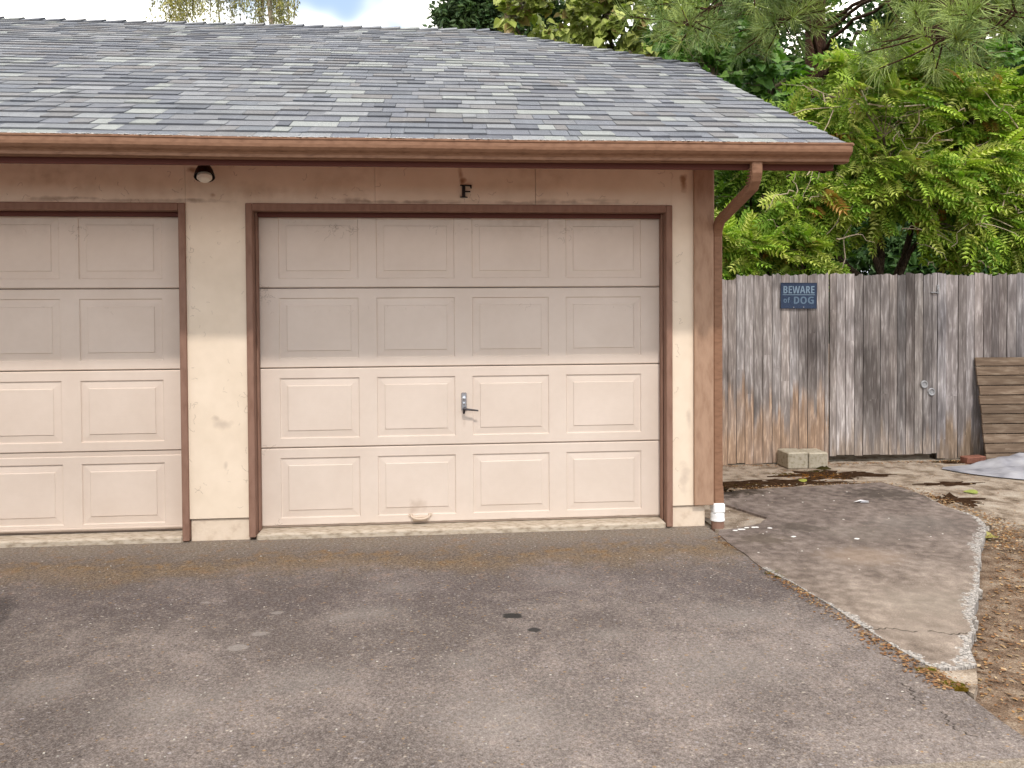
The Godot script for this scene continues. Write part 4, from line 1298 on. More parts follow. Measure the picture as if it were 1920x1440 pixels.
# ------------------------------------------------------------------ fence
func plank(x0: float, x1: float, y0: float, y1: float, z: float, thick: float, tint: Color, foot: Color, foot_h: float, jag: float, wx0 := 0.0) -> ArrayMesh:
	# an upright board, its head broken and uneven; tint runs over to «foot» near the ground
	var m := MB.new()
	var rows := 22
	var u0 := rng.randf()
	var v0 := rng.randf()
	var warp := rng.randfn(0, 0.003)
	var heads := []
	for k in 4: heads.append(y1 + rng.randf_range(-jag, jag * 0.4))
	var ys := []
	for r in rows + 1: ys.append(lerpf(y0, y1 - jag * 1.2, float(r) / rows))
	var at := func(k: float, y: float) -> Vector3: return Vector3(lerpf(x0, x1, k), y, z + warp * sin((y - y0) * 1.7))
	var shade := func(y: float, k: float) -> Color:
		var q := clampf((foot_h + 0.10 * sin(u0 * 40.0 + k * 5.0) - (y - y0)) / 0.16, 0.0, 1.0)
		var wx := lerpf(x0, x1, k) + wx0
		var st := clampf(weather_dapple.get_noise_2d(wx * 1.2, y * 0.75) * 2.6 + 0.25, 0.0, 1.0) * (1.0 - q * 0.8)  # dark blotches: weathering, with tree dapple painted into the board colour
		var li := clampf(weather_dapple.get_noise_2d(wx * 5.0 + 90.0, y * 1.4) * 2.5 - 0.25, 0.0, 1.0)
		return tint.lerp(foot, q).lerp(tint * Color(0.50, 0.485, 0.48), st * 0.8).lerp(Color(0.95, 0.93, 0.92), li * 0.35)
	var uvf := func(k: float, y: float) -> Vector2: return Vector2(u0 + k * 0.16, v0 + y * 0.42)
	for s in 3:
		var ka := s / 3.0
		var kb := (s + 1) / 3.0
		for r in rows + 1:
			var ya: float = ys[r]
			var yb: float = ys[r + 1] if r < rows else 0.0
			var a: Vector3 = at.call(ka, ya)
			var b: Vector3 = at.call(kb, ya)
			var d: Vector3 = at.call(kb, yb if r < rows else heads[s + 1])
			var e: Vector3 = at.call(ka, yb if r < rows else heads[s])
			m.quad(a, b, d, e, Vector3.BACK, tint, uvf.call(ka, a.y), uvf.call(kb, b.y), uvf.call(kb, d.y), uvf.call(ka, e.y))
			# the quad holds its six corners in the order a b d / a d e or with two swapped: colour them by height
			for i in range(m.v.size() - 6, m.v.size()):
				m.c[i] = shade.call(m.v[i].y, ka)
		var tz := Vector3(0, 0, -thick)
		var h1: Vector3 = at.call(ka, heads[s])
		var h2: Vector3 = at.call(kb, heads[s + 1])
		m.quad(h1, h2, h2 + tz, h1 + tz, Vector3.UP, tint * 0.9, uvf.call(ka, 0.0), uvf.call(kb, 0.0), uvf.call(kb, 0.02), uvf.call(ka, 0.02))
	var T := Vector3(0, 0, -thick)
	for s in [[0.0, 0, Vector3.LEFT], [1.0, 3, Vector3.RIGHT]]:
		var lo: Vector3 = at.call(s[0], y0)
		var hi: Vector3 = at.call(s[0], heads[s[1]])
		m.quad(lo, hi, hi + T, lo + T, s[2], tint * 0.8, Vector2(0, 0), Vector2(0, 1), Vector2(0.03, 1), Vector2(0.03, 0))
	m.quad(at.call(0.0, y0) + T, at.call(1.0, y0) + T, at.call(1.0, y1 - jag) + T, at.call(0.0, y1 - jag) + T, Vector3.FORWARD, tint, Vector2(0, 0), Vector2(0.16, 0), Vector2(0.16, 0.7), Vector2(0, 0.7))
	return m.mesh()


func board_tint() -> Color:
	var k := rng.randf_range(0.62, 1.10)
	var warm := rng.randf_range(-0.04, 0.03)
	return Color(0.76 * k * (1.0 + warm), 0.735 * k, 0.728 * k * (1.0 - warm))


func build_fence() -> void:
	var fence := thing("wooden_fence", "weathered grey board fence between the garage and the trees", "fence")
	var tan := Color(0.86, 0.63, 0.45)
	var x := 1.72
	var i := 0
	while x < 3.60:
		var w := 0.0885 + rng.randf_range(-0.006, 0.006)
		if x + w > 3.59: w = 3.607 - x
		var px := (x - 2.5) / 1.1        # 0 at the garage corner, 1 at the gate
		var top := 1.768 + 0.012 * clampf(px, 0, 1) + (-0.035 if absf(px - 0.03) < 0.06 else 0.0) + rng.randf_range(-0.006, 0.008)
		var tint := board_tint()
		if i % 5 == 2: tint = tint * 1.22
		if px > 0.82: tint = Color(0.90, 0.87, 0.86) * rng.randf_range(0.88, 1.0)
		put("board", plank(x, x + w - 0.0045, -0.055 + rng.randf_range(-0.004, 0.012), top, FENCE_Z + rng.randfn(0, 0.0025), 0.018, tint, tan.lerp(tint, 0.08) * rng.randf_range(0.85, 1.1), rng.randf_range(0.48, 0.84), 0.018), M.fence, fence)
		x += w
		i += 1
	# stretch right of the gate, with uprights of different widths
	x = 4.715
	while x < 7.4:
		var w: float = [0.07, 0.085, 0.09, 0.095, 0.13][rng.randi() % 5]
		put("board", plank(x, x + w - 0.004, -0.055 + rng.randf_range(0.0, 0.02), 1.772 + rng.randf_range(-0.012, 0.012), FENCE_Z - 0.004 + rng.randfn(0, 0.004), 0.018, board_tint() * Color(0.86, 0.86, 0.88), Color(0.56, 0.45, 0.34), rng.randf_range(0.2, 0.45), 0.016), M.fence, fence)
		x += w
	for s in [[1.72, 3.60], [4.72, 7.4]]:
		for y in [0.28, 1.45]:
			put("rail", simple_box(Vector3(s[0], y, FENCE_Z - 0.062), Vector3(s[1], y + 0.085, FENCE_Z - 0.026), 0.004), M.bark, fence)
	for px in [1.80, 3.55, 4.78, 7.2]:
		put("post", simple_box(Vector3(px - 0.045, -0.2, FENCE_Z - 0.155), Vector3(px + 0.045, 1.70, FENCE_Z - 0.065), 0.004), M.bark, fence)
	# gate: its boards stop short of the ground
	var gate := thing("fence_gate", "grey board gate in the fence, hung clear of the ground", "gate", Vector3(3.612, 0, 0))
	x = 0.0
	var n := 0
	while x < 1.085:
		var w := 0.068 if n == 0 else 0.0885 + rng.randf_range(-0.004, 0.004)
		if x + w > 1.06: w = 1.095 - x
		var tint := board_tint()
		if n >= 3 and n <= 9: tint *= 0.84  # mid-gate boards darkened: weathering plus tree dapple in the tint
		if n == 1 or n == 2: tint = Color(0.98, 0.95, 0.95)
		if n == 10: tint = Color(0.88, 0.86, 0.83)
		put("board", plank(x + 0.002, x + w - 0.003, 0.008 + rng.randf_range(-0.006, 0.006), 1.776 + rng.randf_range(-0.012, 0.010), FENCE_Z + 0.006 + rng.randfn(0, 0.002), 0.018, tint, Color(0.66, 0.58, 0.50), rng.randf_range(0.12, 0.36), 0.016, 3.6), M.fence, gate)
		x += w
		n += 1
	for y in [0.30, 1.42]:
		put("rail", simple_box(Vector3(0.02, y, FENCE_Z - 0.055), Vector3(1.08, y + 0.085, FENCE_Z - 0.016), 0.004), M.bark, gate)
	var m := MB.new()
	m.box(Vector3(1.02, 1.585, FENCE_Z + 0.008), Vector3(1.10, 1.595, FENCE_Z + 0.030), Color.WHITE, Transform3D.IDENTITY, 0.003)
	m.box(Vector3(1.085, 1.575, FENCE_Z + 0.008), Vector3(1.108, 1.665, FENCE_Z + 0.020), Color.WHITE, Transform3D.IDENTITY, 0.003)
	m.tube([Vector3(1.09, 1.60, FENCE_Z + 0.03), Vector3(1.07, 1.625, FENCE_Z + 0.045), Vector3(1.10, 1.64, FENCE_Z + 0.03)], [0.005, 0.005, 0.005], 6)
	put("latch", m.mesh(), M.zinc, gate)
	for s in [[0.960, 0.690, 0.0], [1.035, 0.615, 0.4]]:       # two round grey wells with raised rims
		m = MB.new()
		var xf := Transform3D(Basis(Vector3.RIGHT, PI / 2), Vector3(s[0], s[1], FENCE_Z + 0.008))
		m.lathe([Vector2(0.0, 0.004), Vector2(0.020, 0.005), Vector2(0.025, 0.012), Vector2(0.032, 0.014), Vector2(0.038, 0.008), Vector2(0.040, 0.0)], 20, xf)
		put("round_rim", m.mesh(), M.zinc, gate)


func build_yard_things() -> void:
	# warning sign on the fence
	var sg := thing("warning_sign", "dark blue BEWARE of DOG sign with faded letters on the fence", "sign", Vector3(3.292, 1.566, FENCE_Z + 0.014))
	sg.rotation.z = -0.006
	var m := MB.new()
	m.box(Vector3(-0.181, -0.125, 0), Vector3(0.181, 0.125, 0.004), Color.WHITE, Transform3D.IDENTITY, 0.002)
	put("plate", m.mesh(), M.sign, sg)
	m = MB.new()
	for s in [[-0.181, 0.117, 0.181, 0.125], [-0.181, -0.125, 0.181, -0.117], [-0.181, -0.117, -0.173, 0.117], [0.173, -0.117, 0.181, 0.117]]:
		m.box(Vector3(s[0], s[1], 0.004), Vector3(s[2], s[3], 0.006))
	put("border", m.mesh(), mat(Color8(36, 48, 70), 0.6), sg)
	var f := SystemFont.new()
	f.font_names = PackedStringArray(["Droid Sans"])
	f.font_weight = 700
	for s in [["BEWARE", 0.0, 0.057, 0.00142, 1.02, M.print], ["of", -0.122, -0.044, 0.00125, 0.95, M.print_faded], ["DOG", 0.050, -0.044, 0.00172, 1.02, M.print_faded]]:
		var t := TextMesh.new()
		t.text = s[0]
		t.font = f
		t.font_size = 56
		t.pixel_size = s[3]
		t.depth = 0.002
		var o := put("lettering", t, s[5], sg)
		o.position = Vector3(s[1], s[2], 0.0055)
		o.scale = Vector3(s[4], 1.25 if s[0] == "BEWARE" else 1.0, 1)
	m = MB.new()
	m.box(Vector3(-0.160, 0.006, 0.004), Vector3(0.160, 0.012, 0.0058))
	put("underline", m.mesh(), M.print, sg)
	m = MB.new()
	for s in [[-0.05, -0.113], [0.05, -0.111]]:
		m.lathe([Vector2(0.0, 0.004), Vector2(0.005, 0.003), Vector2(0.006, 0.0)], 8, Transform3D(Basis(Vector3.RIGHT, PI / 2), Vector3(s[0], s[1], 0.004)))
	put("screw", m.mesh(), M.zinc, sg)
	# two concrete blocks at the foot of the fence
	for s in [[3.080, 0.196, 0.155, "mossy-sided", "left"], [3.283, 0.182, 0.150, "", "right"]]:
		var b := thing("concrete_block", "pale concrete block below the sign, dark left side in view" if s[4] == "left" else "pale concrete block with dark moss at its foot, nearest the gate", "block", Vector3(s[0], -0.062, -1.90), "concrete blocks at the foot of the fence")
		m = MB.new()
		m.box(Vector3(0, 0.0, -0.24), Vector3(s[1], s[2], 0.0), Color.WHITE, Transform3D(Basis(Vector3.UP, 0.03 if s[4] == "left" else -0.02), Vector3.ZERO), 0.010)
		put("body", m.mesh(), M.block, b)
		if s[4] == "right":
			var mo := moss_mesh(0.07, 0.030, 31)
			var q := put("moss", mo, moss_mat(Color(0.075, 0.062, 0.022)), b)
			q.position = Vector3(0.135, 0.0, 0.002)
	var br := put("brick", simple_box(Vector3(-0.105, 0.0, -0.05), Vector3(0.105, 0.062, 0.05), 0.006), M.brick)
	br.position = Vector3(4.975, -0.058, -2.0)
	br.rotation = Vector3(0.02, 0.10, 0.03)
	tag(br, "red brick lying at the foot of the fence beside the tarp", "brick")
	# panel of horizontal slats leaning on the fence
	var pn := thing("slat_panel", "brown panel of horizontal slats leaning against the fence", "panel", Vector3(5.085, -0.06, -1.955))
	pn.rotation = Vector3(-0.19, -0.02, -0.004)
	var y := 0.0
	for k in 11:
		var w := 0.094 + rng.randf_range(-0.003, 0.003)
		m = MB.new()
		var t := Color(0.72, 0.66, 0.60) * rng.randf_range(0.75, 1.05)
		m.box(Vector3(rng.randf_range(-0.008, 0.006), y + 0.003, -0.010), Vector3(1.35 + rng.randf_range(-0.01, 0.01), y + w - 0.004, 0.010), t, Transform3D(Basis(Vector3.BACK, rng.randfn(0, 0.0018)), Vector3(0, 0, rng.randf_range(-0.003, 0.003))), 0.003)
		var u := rng.randf()
		for i in m.v.size(): m.t[i] = Vector2(u + m.v[i].y * 2.2, m.v[i].x * 0.35 + u * 3.0)
		put("slat", m.mesh(), M.slat, pn)
		y += w
	for xx in [0.05, 0.65, 1.25]:
		put("batten", simple_box(Vector3(xx, 0.02, -0.045), Vector3(xx + 0.06, 1.0, -0.0145), 0.003), M.bark, pn)
	# crumpled tarp
	m = MB.new()
	var nf := noise(77, 1.6, 3)
	var nx := 40
	var nz := 22
	var P := func(i: int, j: int) -> Vector3:
		var a := clampf(float(i) / nx, 0.0, 1.0)
		var b := clampf(float(j) / nz, 0.0, 1.0)
		var x0 := lerpf(4.48, 6.6, a)
		var zf := lerpf(-1.70, -0.42, pow(a, 0.62)) + 0.05 * sin(a * 9.0)
		var zb := lerpf(-1.73, -2.02, pow(a, 0.4)) + 0.015 * sin(a * 14.0)
		var z := lerpf(zb, zf, b)
		var rise := 0.16 * smoothstep(0.0, 0.7, a) * sin(PI * clampf(b * 0.9 + 0.06, 0, 1)) + 0.05 * smoothstep(0.1, 0.8, a) * (1.0 - b)
		var wr := absf(nf.get_noise_2d(x0 * 0.9 + z * 0.6, z * 1.4)) * 0.10 * smoothstep(0.0, 0.25, a)
		return Vector3(x0, -0.052 + (rise + wr) * smoothstep(0.0, 0.12, minf(b, 1.0 - b) + 0.02), z)
	for i in nx:
		for j in nz:
			var a: Vector3 = P.call(i, j)
			var b: Vector3 = P.call(i + 1, j)
			var d: Vector3 = P.call(i + 1, j + 1)
			var e: Vector3 = P.call(i, j + 1)
			var na := func(ii: int, jj: int) -> Vector3:
				var q: Vector3 = (P.call(ii + 1, jj) - P.call(ii - 1, jj)).cross(P.call(ii, jj + 1) - P.call(ii, jj - 1))
				return q.normalized() * (1.0 if q.y > 0 else -1.0)
			var n0: Vector3 = na.call(i, j); var n1: Vector3 = na.call(i + 1, j); var n2: Vector3 = na.call(i + 1, j + 1); var n3: Vector3 = na.call(i, j + 1)
			m.tri(a, b, d, n0, n1, n2)
			m.tri(a, d, e, n0, n2, n3)
	tag(put("tarp", m.mesh(), M.tarp), "pale grey tarp spread on the ground before the leaning panel", "tarp")
	# scrap of paper, fresh leaves
	m = MB.new()
	for s in [[Vector3(-0.05, 0.001, 0.0), Vector3(0.01, 0.006, -0.03), Vector3(0.055, 0.002, -0.012), Vector3(0.0, 0.014, 0.02)], [Vector3(-0.02, 0.002, 0.02), Vector3(0.0, 0.014, 0.02), Vector3(0.055, 0.002, -0.012), Vector3(0.03, 0.002, 0.035)]]:
		m.quad(s[0], s[1], s[2], s[3], Vector3.UP)
	var pa := put("paper_scrap", m.mesh(), M.paper)
	pa.position = Vector3(3.03, -0.030, -0.50)
	pa.scale = Vector3.ONE * 1.25
	tag(pa, "crumpled scrap of white paper on the dark concrete slab", "paper")
	var bl := broad_leaf_mesh()
	for s in [[Vector3(4.16, -0.058, -0.78), 0.10, 0.9, Color(0.30, 0.34, 0.08), "fresh light green leaf lying on pale concrete in front of tarp"], [Vector3(3.50, -0.070, 0.32), 0.13, 2.0, Color(0.36, 0.32, 0.08), "yellowish leaf lying in dirt beside the slab's right corner"], [Vector3(2.98, -0.055, -1.34), 0.08, 0.3, Color(0.40, 0.42, 0.08), "small yellow-green leaf among litter near the gate"]]:
		var o := put("fallen_leaf", bl, leaf_mat(s[3].linear_to_srgb()))
		o.position = s[0]
		o.rotation = Vector3(0.15, s[2], 0.2)
		o.scale = Vector3.ONE * s[1]
		tag(o, s[4], "leaf")


func moss_mat(c: Color) -> StandardMaterial3D:
	var m := triplanar(mat(c.linear_to_srgb(), 1.0, 0.1), Vector3.ONE * 6.0)
	bump(m, M.block.heightmap_texture, 1.5)
	return m


func moss_mesh(r: float, h: float, seed_: int) -> ArrayMesh:
	var f := noise(seed_, 12.0, 3)
	var m := MB.new()
	var k := 14
	var rings := 5
	var P := func(i: int, j: int) -> Vector3:
		var a := TAU * (j % k) / k
		var q := float(i) / rings
		var rr := r * q * (1.0 + 0.45 * f.get_noise_2d(cos(a) * 0.1, sin(a) * 0.1))
		return Vector3(cos(a) * rr, h * (1.0 - q * q) * (0.8 + 0.6 * f.get_noise_2d(cos(a) * q * 0.2, sin(a) * q * 0.2)), sin(a) * rr * 0.8)
	for i in rings:
		for j in k:
			m.quad(P.call(i, j), P.call(i, j + 1), P.call(i + 1, j + 1), P.call(i + 1, j), Vector3.UP)
	return m.mesh()


# ------------------------------------------------------------------ plants
func leaflet(m: MB, base: Vector3, dir: Vector3, up: Vector3, ln: float, w: float, droop := 0.12) -> void:
	var side := dir.cross(up).normalized()
	var a := base
	var mid := base + dir * ln * 0.42 - up * ln * 0.02
	var l := mid + side * w * 0.5 + up * w * 0.10
	var r := mid - side * w * 0.5 + up * w * 0.10
	var tip := base + dir * ln - up * ln * droop
	m.quad(a, l, tip, mid, up)
	m.quad(a, mid, tip, r, up)


func pinnate_mesh(pairs: int, curl: float) -> ArrayMesh:      # along -z, length 1, face up +y
	var m := MB.new()
	var pts := []
	var rr := []
	for k in pairs + 2:
		var q := float(k) / (pairs + 1)
		pts.append(Vector3(0, -curl * q * q, -q)); rr.append(0.008 - 0.005 * q)
	m.tube(pts, rr, 3, Color(0.9, 0.85, 0.6), false)
	for k in pairs:
		var q := 0.20 + 0.76 * float(k) / (pairs - 1)
		var p := Vector3(0, -curl * q * q, -q)
		var size := 0.255 * (0.80 + 0.45 * sin(PI * (0.15 + q * 0.75)))
		for s in [-1.0, 1.0]:
			leaflet(m, p, Vector3(s, -0.10, -0.45 - 0.25 * q).normalized(), Vector3(0, 1, 0), size * rng.randf_range(0.88, 1.08), size * 0.54, 0.16)
	leaflet(m, Vector3(0, -curl, -1), Vector3(0, -0.35, -1).normalized(), Vector3.UP, 0.22, 0.09)
	return m.mesh()


func broad_leaf_mesh() -> ArrayMesh:          # a heart-shaped leaf folded a little along its rib
	var m := MB.new()
	var rim := [Vector2(0, -0.02), Vector2(0.20, 0.06), Vector2(0.37, -0.12), Vector2(0.40, -0.38), Vector2(0.27, -0.68), Vector2(0.10, -0.92), Vector2(0, -1.05)]
	var up := Vector3.UP
	for s in [-1.0, 1.0]:
		for i in rim.size() - 1:
			var a: Vector2 = rim[i]
			var b: Vector2 = rim[i + 1]
			var h := func(p: Vector2) -> Vector3: return Vector3(p.x * s, absf(p.x) * 0.25 - 0.14 * p.y * p.y, p.y)
			var c := Vector3(0, -0.03, -0.42)
			m.quad(c, h.call(a), h.call(b), c + Vector3(0, 0, -0.001), up)
	return m.mesh()


func small_leaf_mesh(w: float) -> ArrayMesh:
	var m := MB.new()
	leaflet(m, Vector3.ZERO, Vector3(0, 0, -1), Vector3.UP, 1.0, w, 0.15)
	return m.mesh()


func spray_mesh(count: int, leaf_len: float, leaf_w: float, seed_: int) -> ArrayMesh:    # a twig with small leaves, for far crowns
	var r := RandomNumberGenerator.new()
	r.seed = seed_
	var m := MB.new()
	for k in count:
		var q := r.randf()
		var p := Vector3(r.randfn(0, 0.16), r.randfn(0, 0.16), -q)
		var d := Vector3(r.randfn(0, 1), r.randfn(-0.2, 0.6), r.randfn(-0.5, 0.8)).normalized()
		var up := (Vector3.UP + Vector3(r.randfn(0, 0.4), 0, r.randfn(0, 0.4))).normalized()
		leaflet(m, p, d, (up - d * up.dot(d)).normalized(), leaf_len * r.randf_range(0.7, 1.2), leaf_w, 0.1)
	return m.mesh()


func needle_fan(count: int, seed_: int) -> ArrayMesh:       # a tuft of long pine needles round -z, length 1
	var r := RandomNumberGenerator.new()
	r.seed = seed_
	var m := MB.new()
	for k in count:
		var a := r.randf() * TAU
		var sp := r.randf_range(0.15, 1.15)
		var d := Vector3(sin(sp) * cos(a), sin(sp) * sin(a), -cos(sp)).normalized()
		var b := Vector3(0, 0, -r.randf_range(-0.55, 0.15)) + Vector3(cos(a), sin(a), 0) * 0.02
		var ln := r.randf_range(0.75, 1.0)
		var side := d.cross(Vector3(r.randfn(0, 1), r.randfn(0, 1), r.randfn(0, 1))).normalized() * 0.0095
		var sag := Vector3(0, -0.10 * ln, 0)
		var o := d.cross(side)
		var c := Color(1, 1, 1) * r.randf_range(0.75, 1.15)
		m.quad(b - side, b + side, b + d * ln * 0.55 + side, b + d * ln * 0.55 - side, o, c)
		m.tri(b + d * ln * 0.55 - side, b + d * ln * 0.55 + side, b + d * ln + sag, o, o, o, c)
	# brown bud
	m.tube([Vector3(0, 0, 0.5), Vector3(0, 0, -0.05), Vector3(0, 0, -0.16)], [0.022, 0.030, 0.010], 5, Color(2.6, 1.1, 0.35))
	return m.mesh()


func aim_light(f: Vector3, roll := 0.0) -> Basis:      # -z along f, the blade's face turned to the light as leaves do
	f = f.normalized()
	var ref := Vector3(0.05 + rng.randfn(0, 0.22), 0.66 + rng.randfn(0, 0.15), 0.75 + rng.randfn(0, 0.2))
	var z := -f
	var y := ref - f * f.dot(ref)
	y = y.normalized() if y.length() > 0.05 else Vector3.UP
	var b := Basis(y.cross(z).normalized(), y, z)
	return b * Basis(Vector3.BACK, roll)


func aim(f: Vector3, roll := 0.0) -> Basis:      # -z along f, +y as near up as it goes
	f = f.normalized()
	var z := -f
	var y := Vector3.UP - f * f.y
	y = y.normalized() if y.length() > 0.05 else Vector3.BACK
	var b := Basis(y.cross(z).normalized(), y, z)
	return b * Basis(Vector3.BACK, roll)


func bend(a: Vector3, b: Vector3, sag: float, n := 5, wob := 0.0) -> Array:
	var pts := []
	for k in n + 1:
		var q := float(k) / n
		var p := a.lerp(b, q) + Vector3(0, sag * sin(PI * q), 0)
		if k > 0 and k < n: p += Vector3(rng.randfn(0, wob), rng.randfn(0, wob), rng.randfn(0, wob))
		pts.append(p)
	return pts


func taper(r0: float, r1: float, n: int) -> Array:
	var a := []
	for k in n: a.append(lerpf(r0, r1, float(k) / (n - 1)))
	return a


# leaves as parts where they show largest, the rest as one mass
func leaves(parent: Node3D, mesh_: Variant, places: Array, cols: Array, singles: int) -> void:
	var eye := Vector3(-0.13, 1.45, 5.31)
	var order := range(places.size())
	order.sort_custom(func(a: int, b: int) -> bool: return places[a].origin.distance_squared_to(eye) < places[b].origin.distance_squared_to(eye))
	var kinds: Array = mesh_ if mesh_ is Array else [mesh_]
	var rest := []
	var rc := []
	for k in kinds:
		rest.append([]); rc.append([])
	var made := 0
	for i in order:
		var p: Vector3 = places[i].origin
		var d := p - eye
		var sx := (d.x * 0.9963 - (-d.z) * 0.0864) / (-d.z)
		var sy := d.y / (-d.z)
		if made < singles and absf(sx) < 0.64 and sy > -0.02 and sy < 0.40 and (p.x > 1.75 or p.y > 3.2):
			var c: Color = cols[i]
			var key := "leaf%d%d%d" % [int(c.r * 16), int(c.g * 16), int(c.b * 16)]
			if not M.has(key): M[key] = leaf_mat(c.linear_to_srgb())
			var o := put("leaf", kinds[i % kinds.size()], M[key], parent)
			o.transform = places[i]
			made += 1
		else:
			rest[i % kinds.size()].append(places[i]); rc[i % kinds.size()].append(cols[i])
	for k in kinds.size():
		if rest[k].size(): scatter("foliage" if k == 0 else "foliage_%03d" % k, kinds[k], M.leaf, rest[k], rc[k], parent)


# twigs from limbs to clusters of leaves spread through ellipsoids
func grow(parent: Node3D, blobs: Array, limbs: Array, per: int, leaf_len: float, spread: float, droop: float, tint: Callable, places: Array, cols: Array, twig_r := 0.006) -> void:
	var tw := MB.new()
	for b in blobs:
		var c: Vector3 = b[0]
		var r: Vector3 = b[1]
		for k in b[2] as int:
			var u := Vector3(rng.randfn(0, 1), rng.randfn(0, 1), rng.randfn(0, 1)).normalized()
			var q := pow(rng.randf(), 0.42)
			var p := c + u * r * q
			if p.y < 0.4: continue
			if p.x < 1.95 and p.z > -8.9 and p.y < 4.9 - absf(p.z - RIDGE_Z) * 0.35: continue      # keep clear of the garage
			if p.z > FENCE_Z - 0.25 and p.y < 1.9: continue
			var near: Vector3 = limbs[0]
			for l in limbs:
				if l.distance_squared_to(p) < near.distance_squared_to(p): near = l
			var start := near.lerp(p, clampf(1.0 - 0.75 / maxf(near.distance_to(p), 0.76), 0.0, 1.0)) if near.distance_to(p) > 0.9 else near
			if rng.randf() < 0.55:
				start = near
			tw.tube(bend(start, p, 0.06, 4, 0.015), taper(twig_r, 0.0022, 5), 4)
			var dir := (p - start).normalized()
			for s in per:
				var f := (dir * 0.35 + u * 0.65 + Vector3(rng.randfn(0, spread), rng.randfn(-droop, spread * 0.7), rng.randfn(0.5, spread))).normalized()
				var at := start.lerp(p, rng.randf_range(0.55, 1.0)) + Vector3(rng.randfn(0, 0.02), rng.randfn(0, 0.02), rng.randfn(0, 0.02))
				var sc := leaf_len * rng.randf_range(0.55, 1.3)
				places.append(Transform3D(aim_light(f, rng.randfn(0, 0.35)).scaled(Vector3.ONE * sc), at))
				cols.append(tint.call(q, u))
	put("twigs", tw.mesh(), M.twig, parent).set_meta("kind", "stuff")


func limb_set(parent: Node3D, base: Vector3, tops: Array, r0: float, mat_: Material, fork := 0.4) -> Array:
	var nodes := []
	var tr := MB.new()
	var crotch: Vector3 = base + Vector3(0, 0.0, 0)
	var mean := Vector3()
	for t in tops: mean += t / float(tops.size())
	crotch = base.lerp(mean, fork)
	var tp := bend(base, crotch, 0.0, 5, r0 * 0.25)
	tr.tube(tp, taper(r0, r0 * 0.72, 6), 10)
	put("trunk", tr.mesh(), mat_, parent)
	nodes.append(crotch)
	for t in tops:
		var m := MB.new()
		var pts := bend(crotch, t, 0.15 * crotch.distance_to(t) * 0.4, 7, 0.05)
		m.tube(pts, taper(r0 * 0.55, 0.012, 8), 7)
		put("branch", m.mesh(), mat_, parent)
		for p in pts: nodes.append(p)
	return nodes


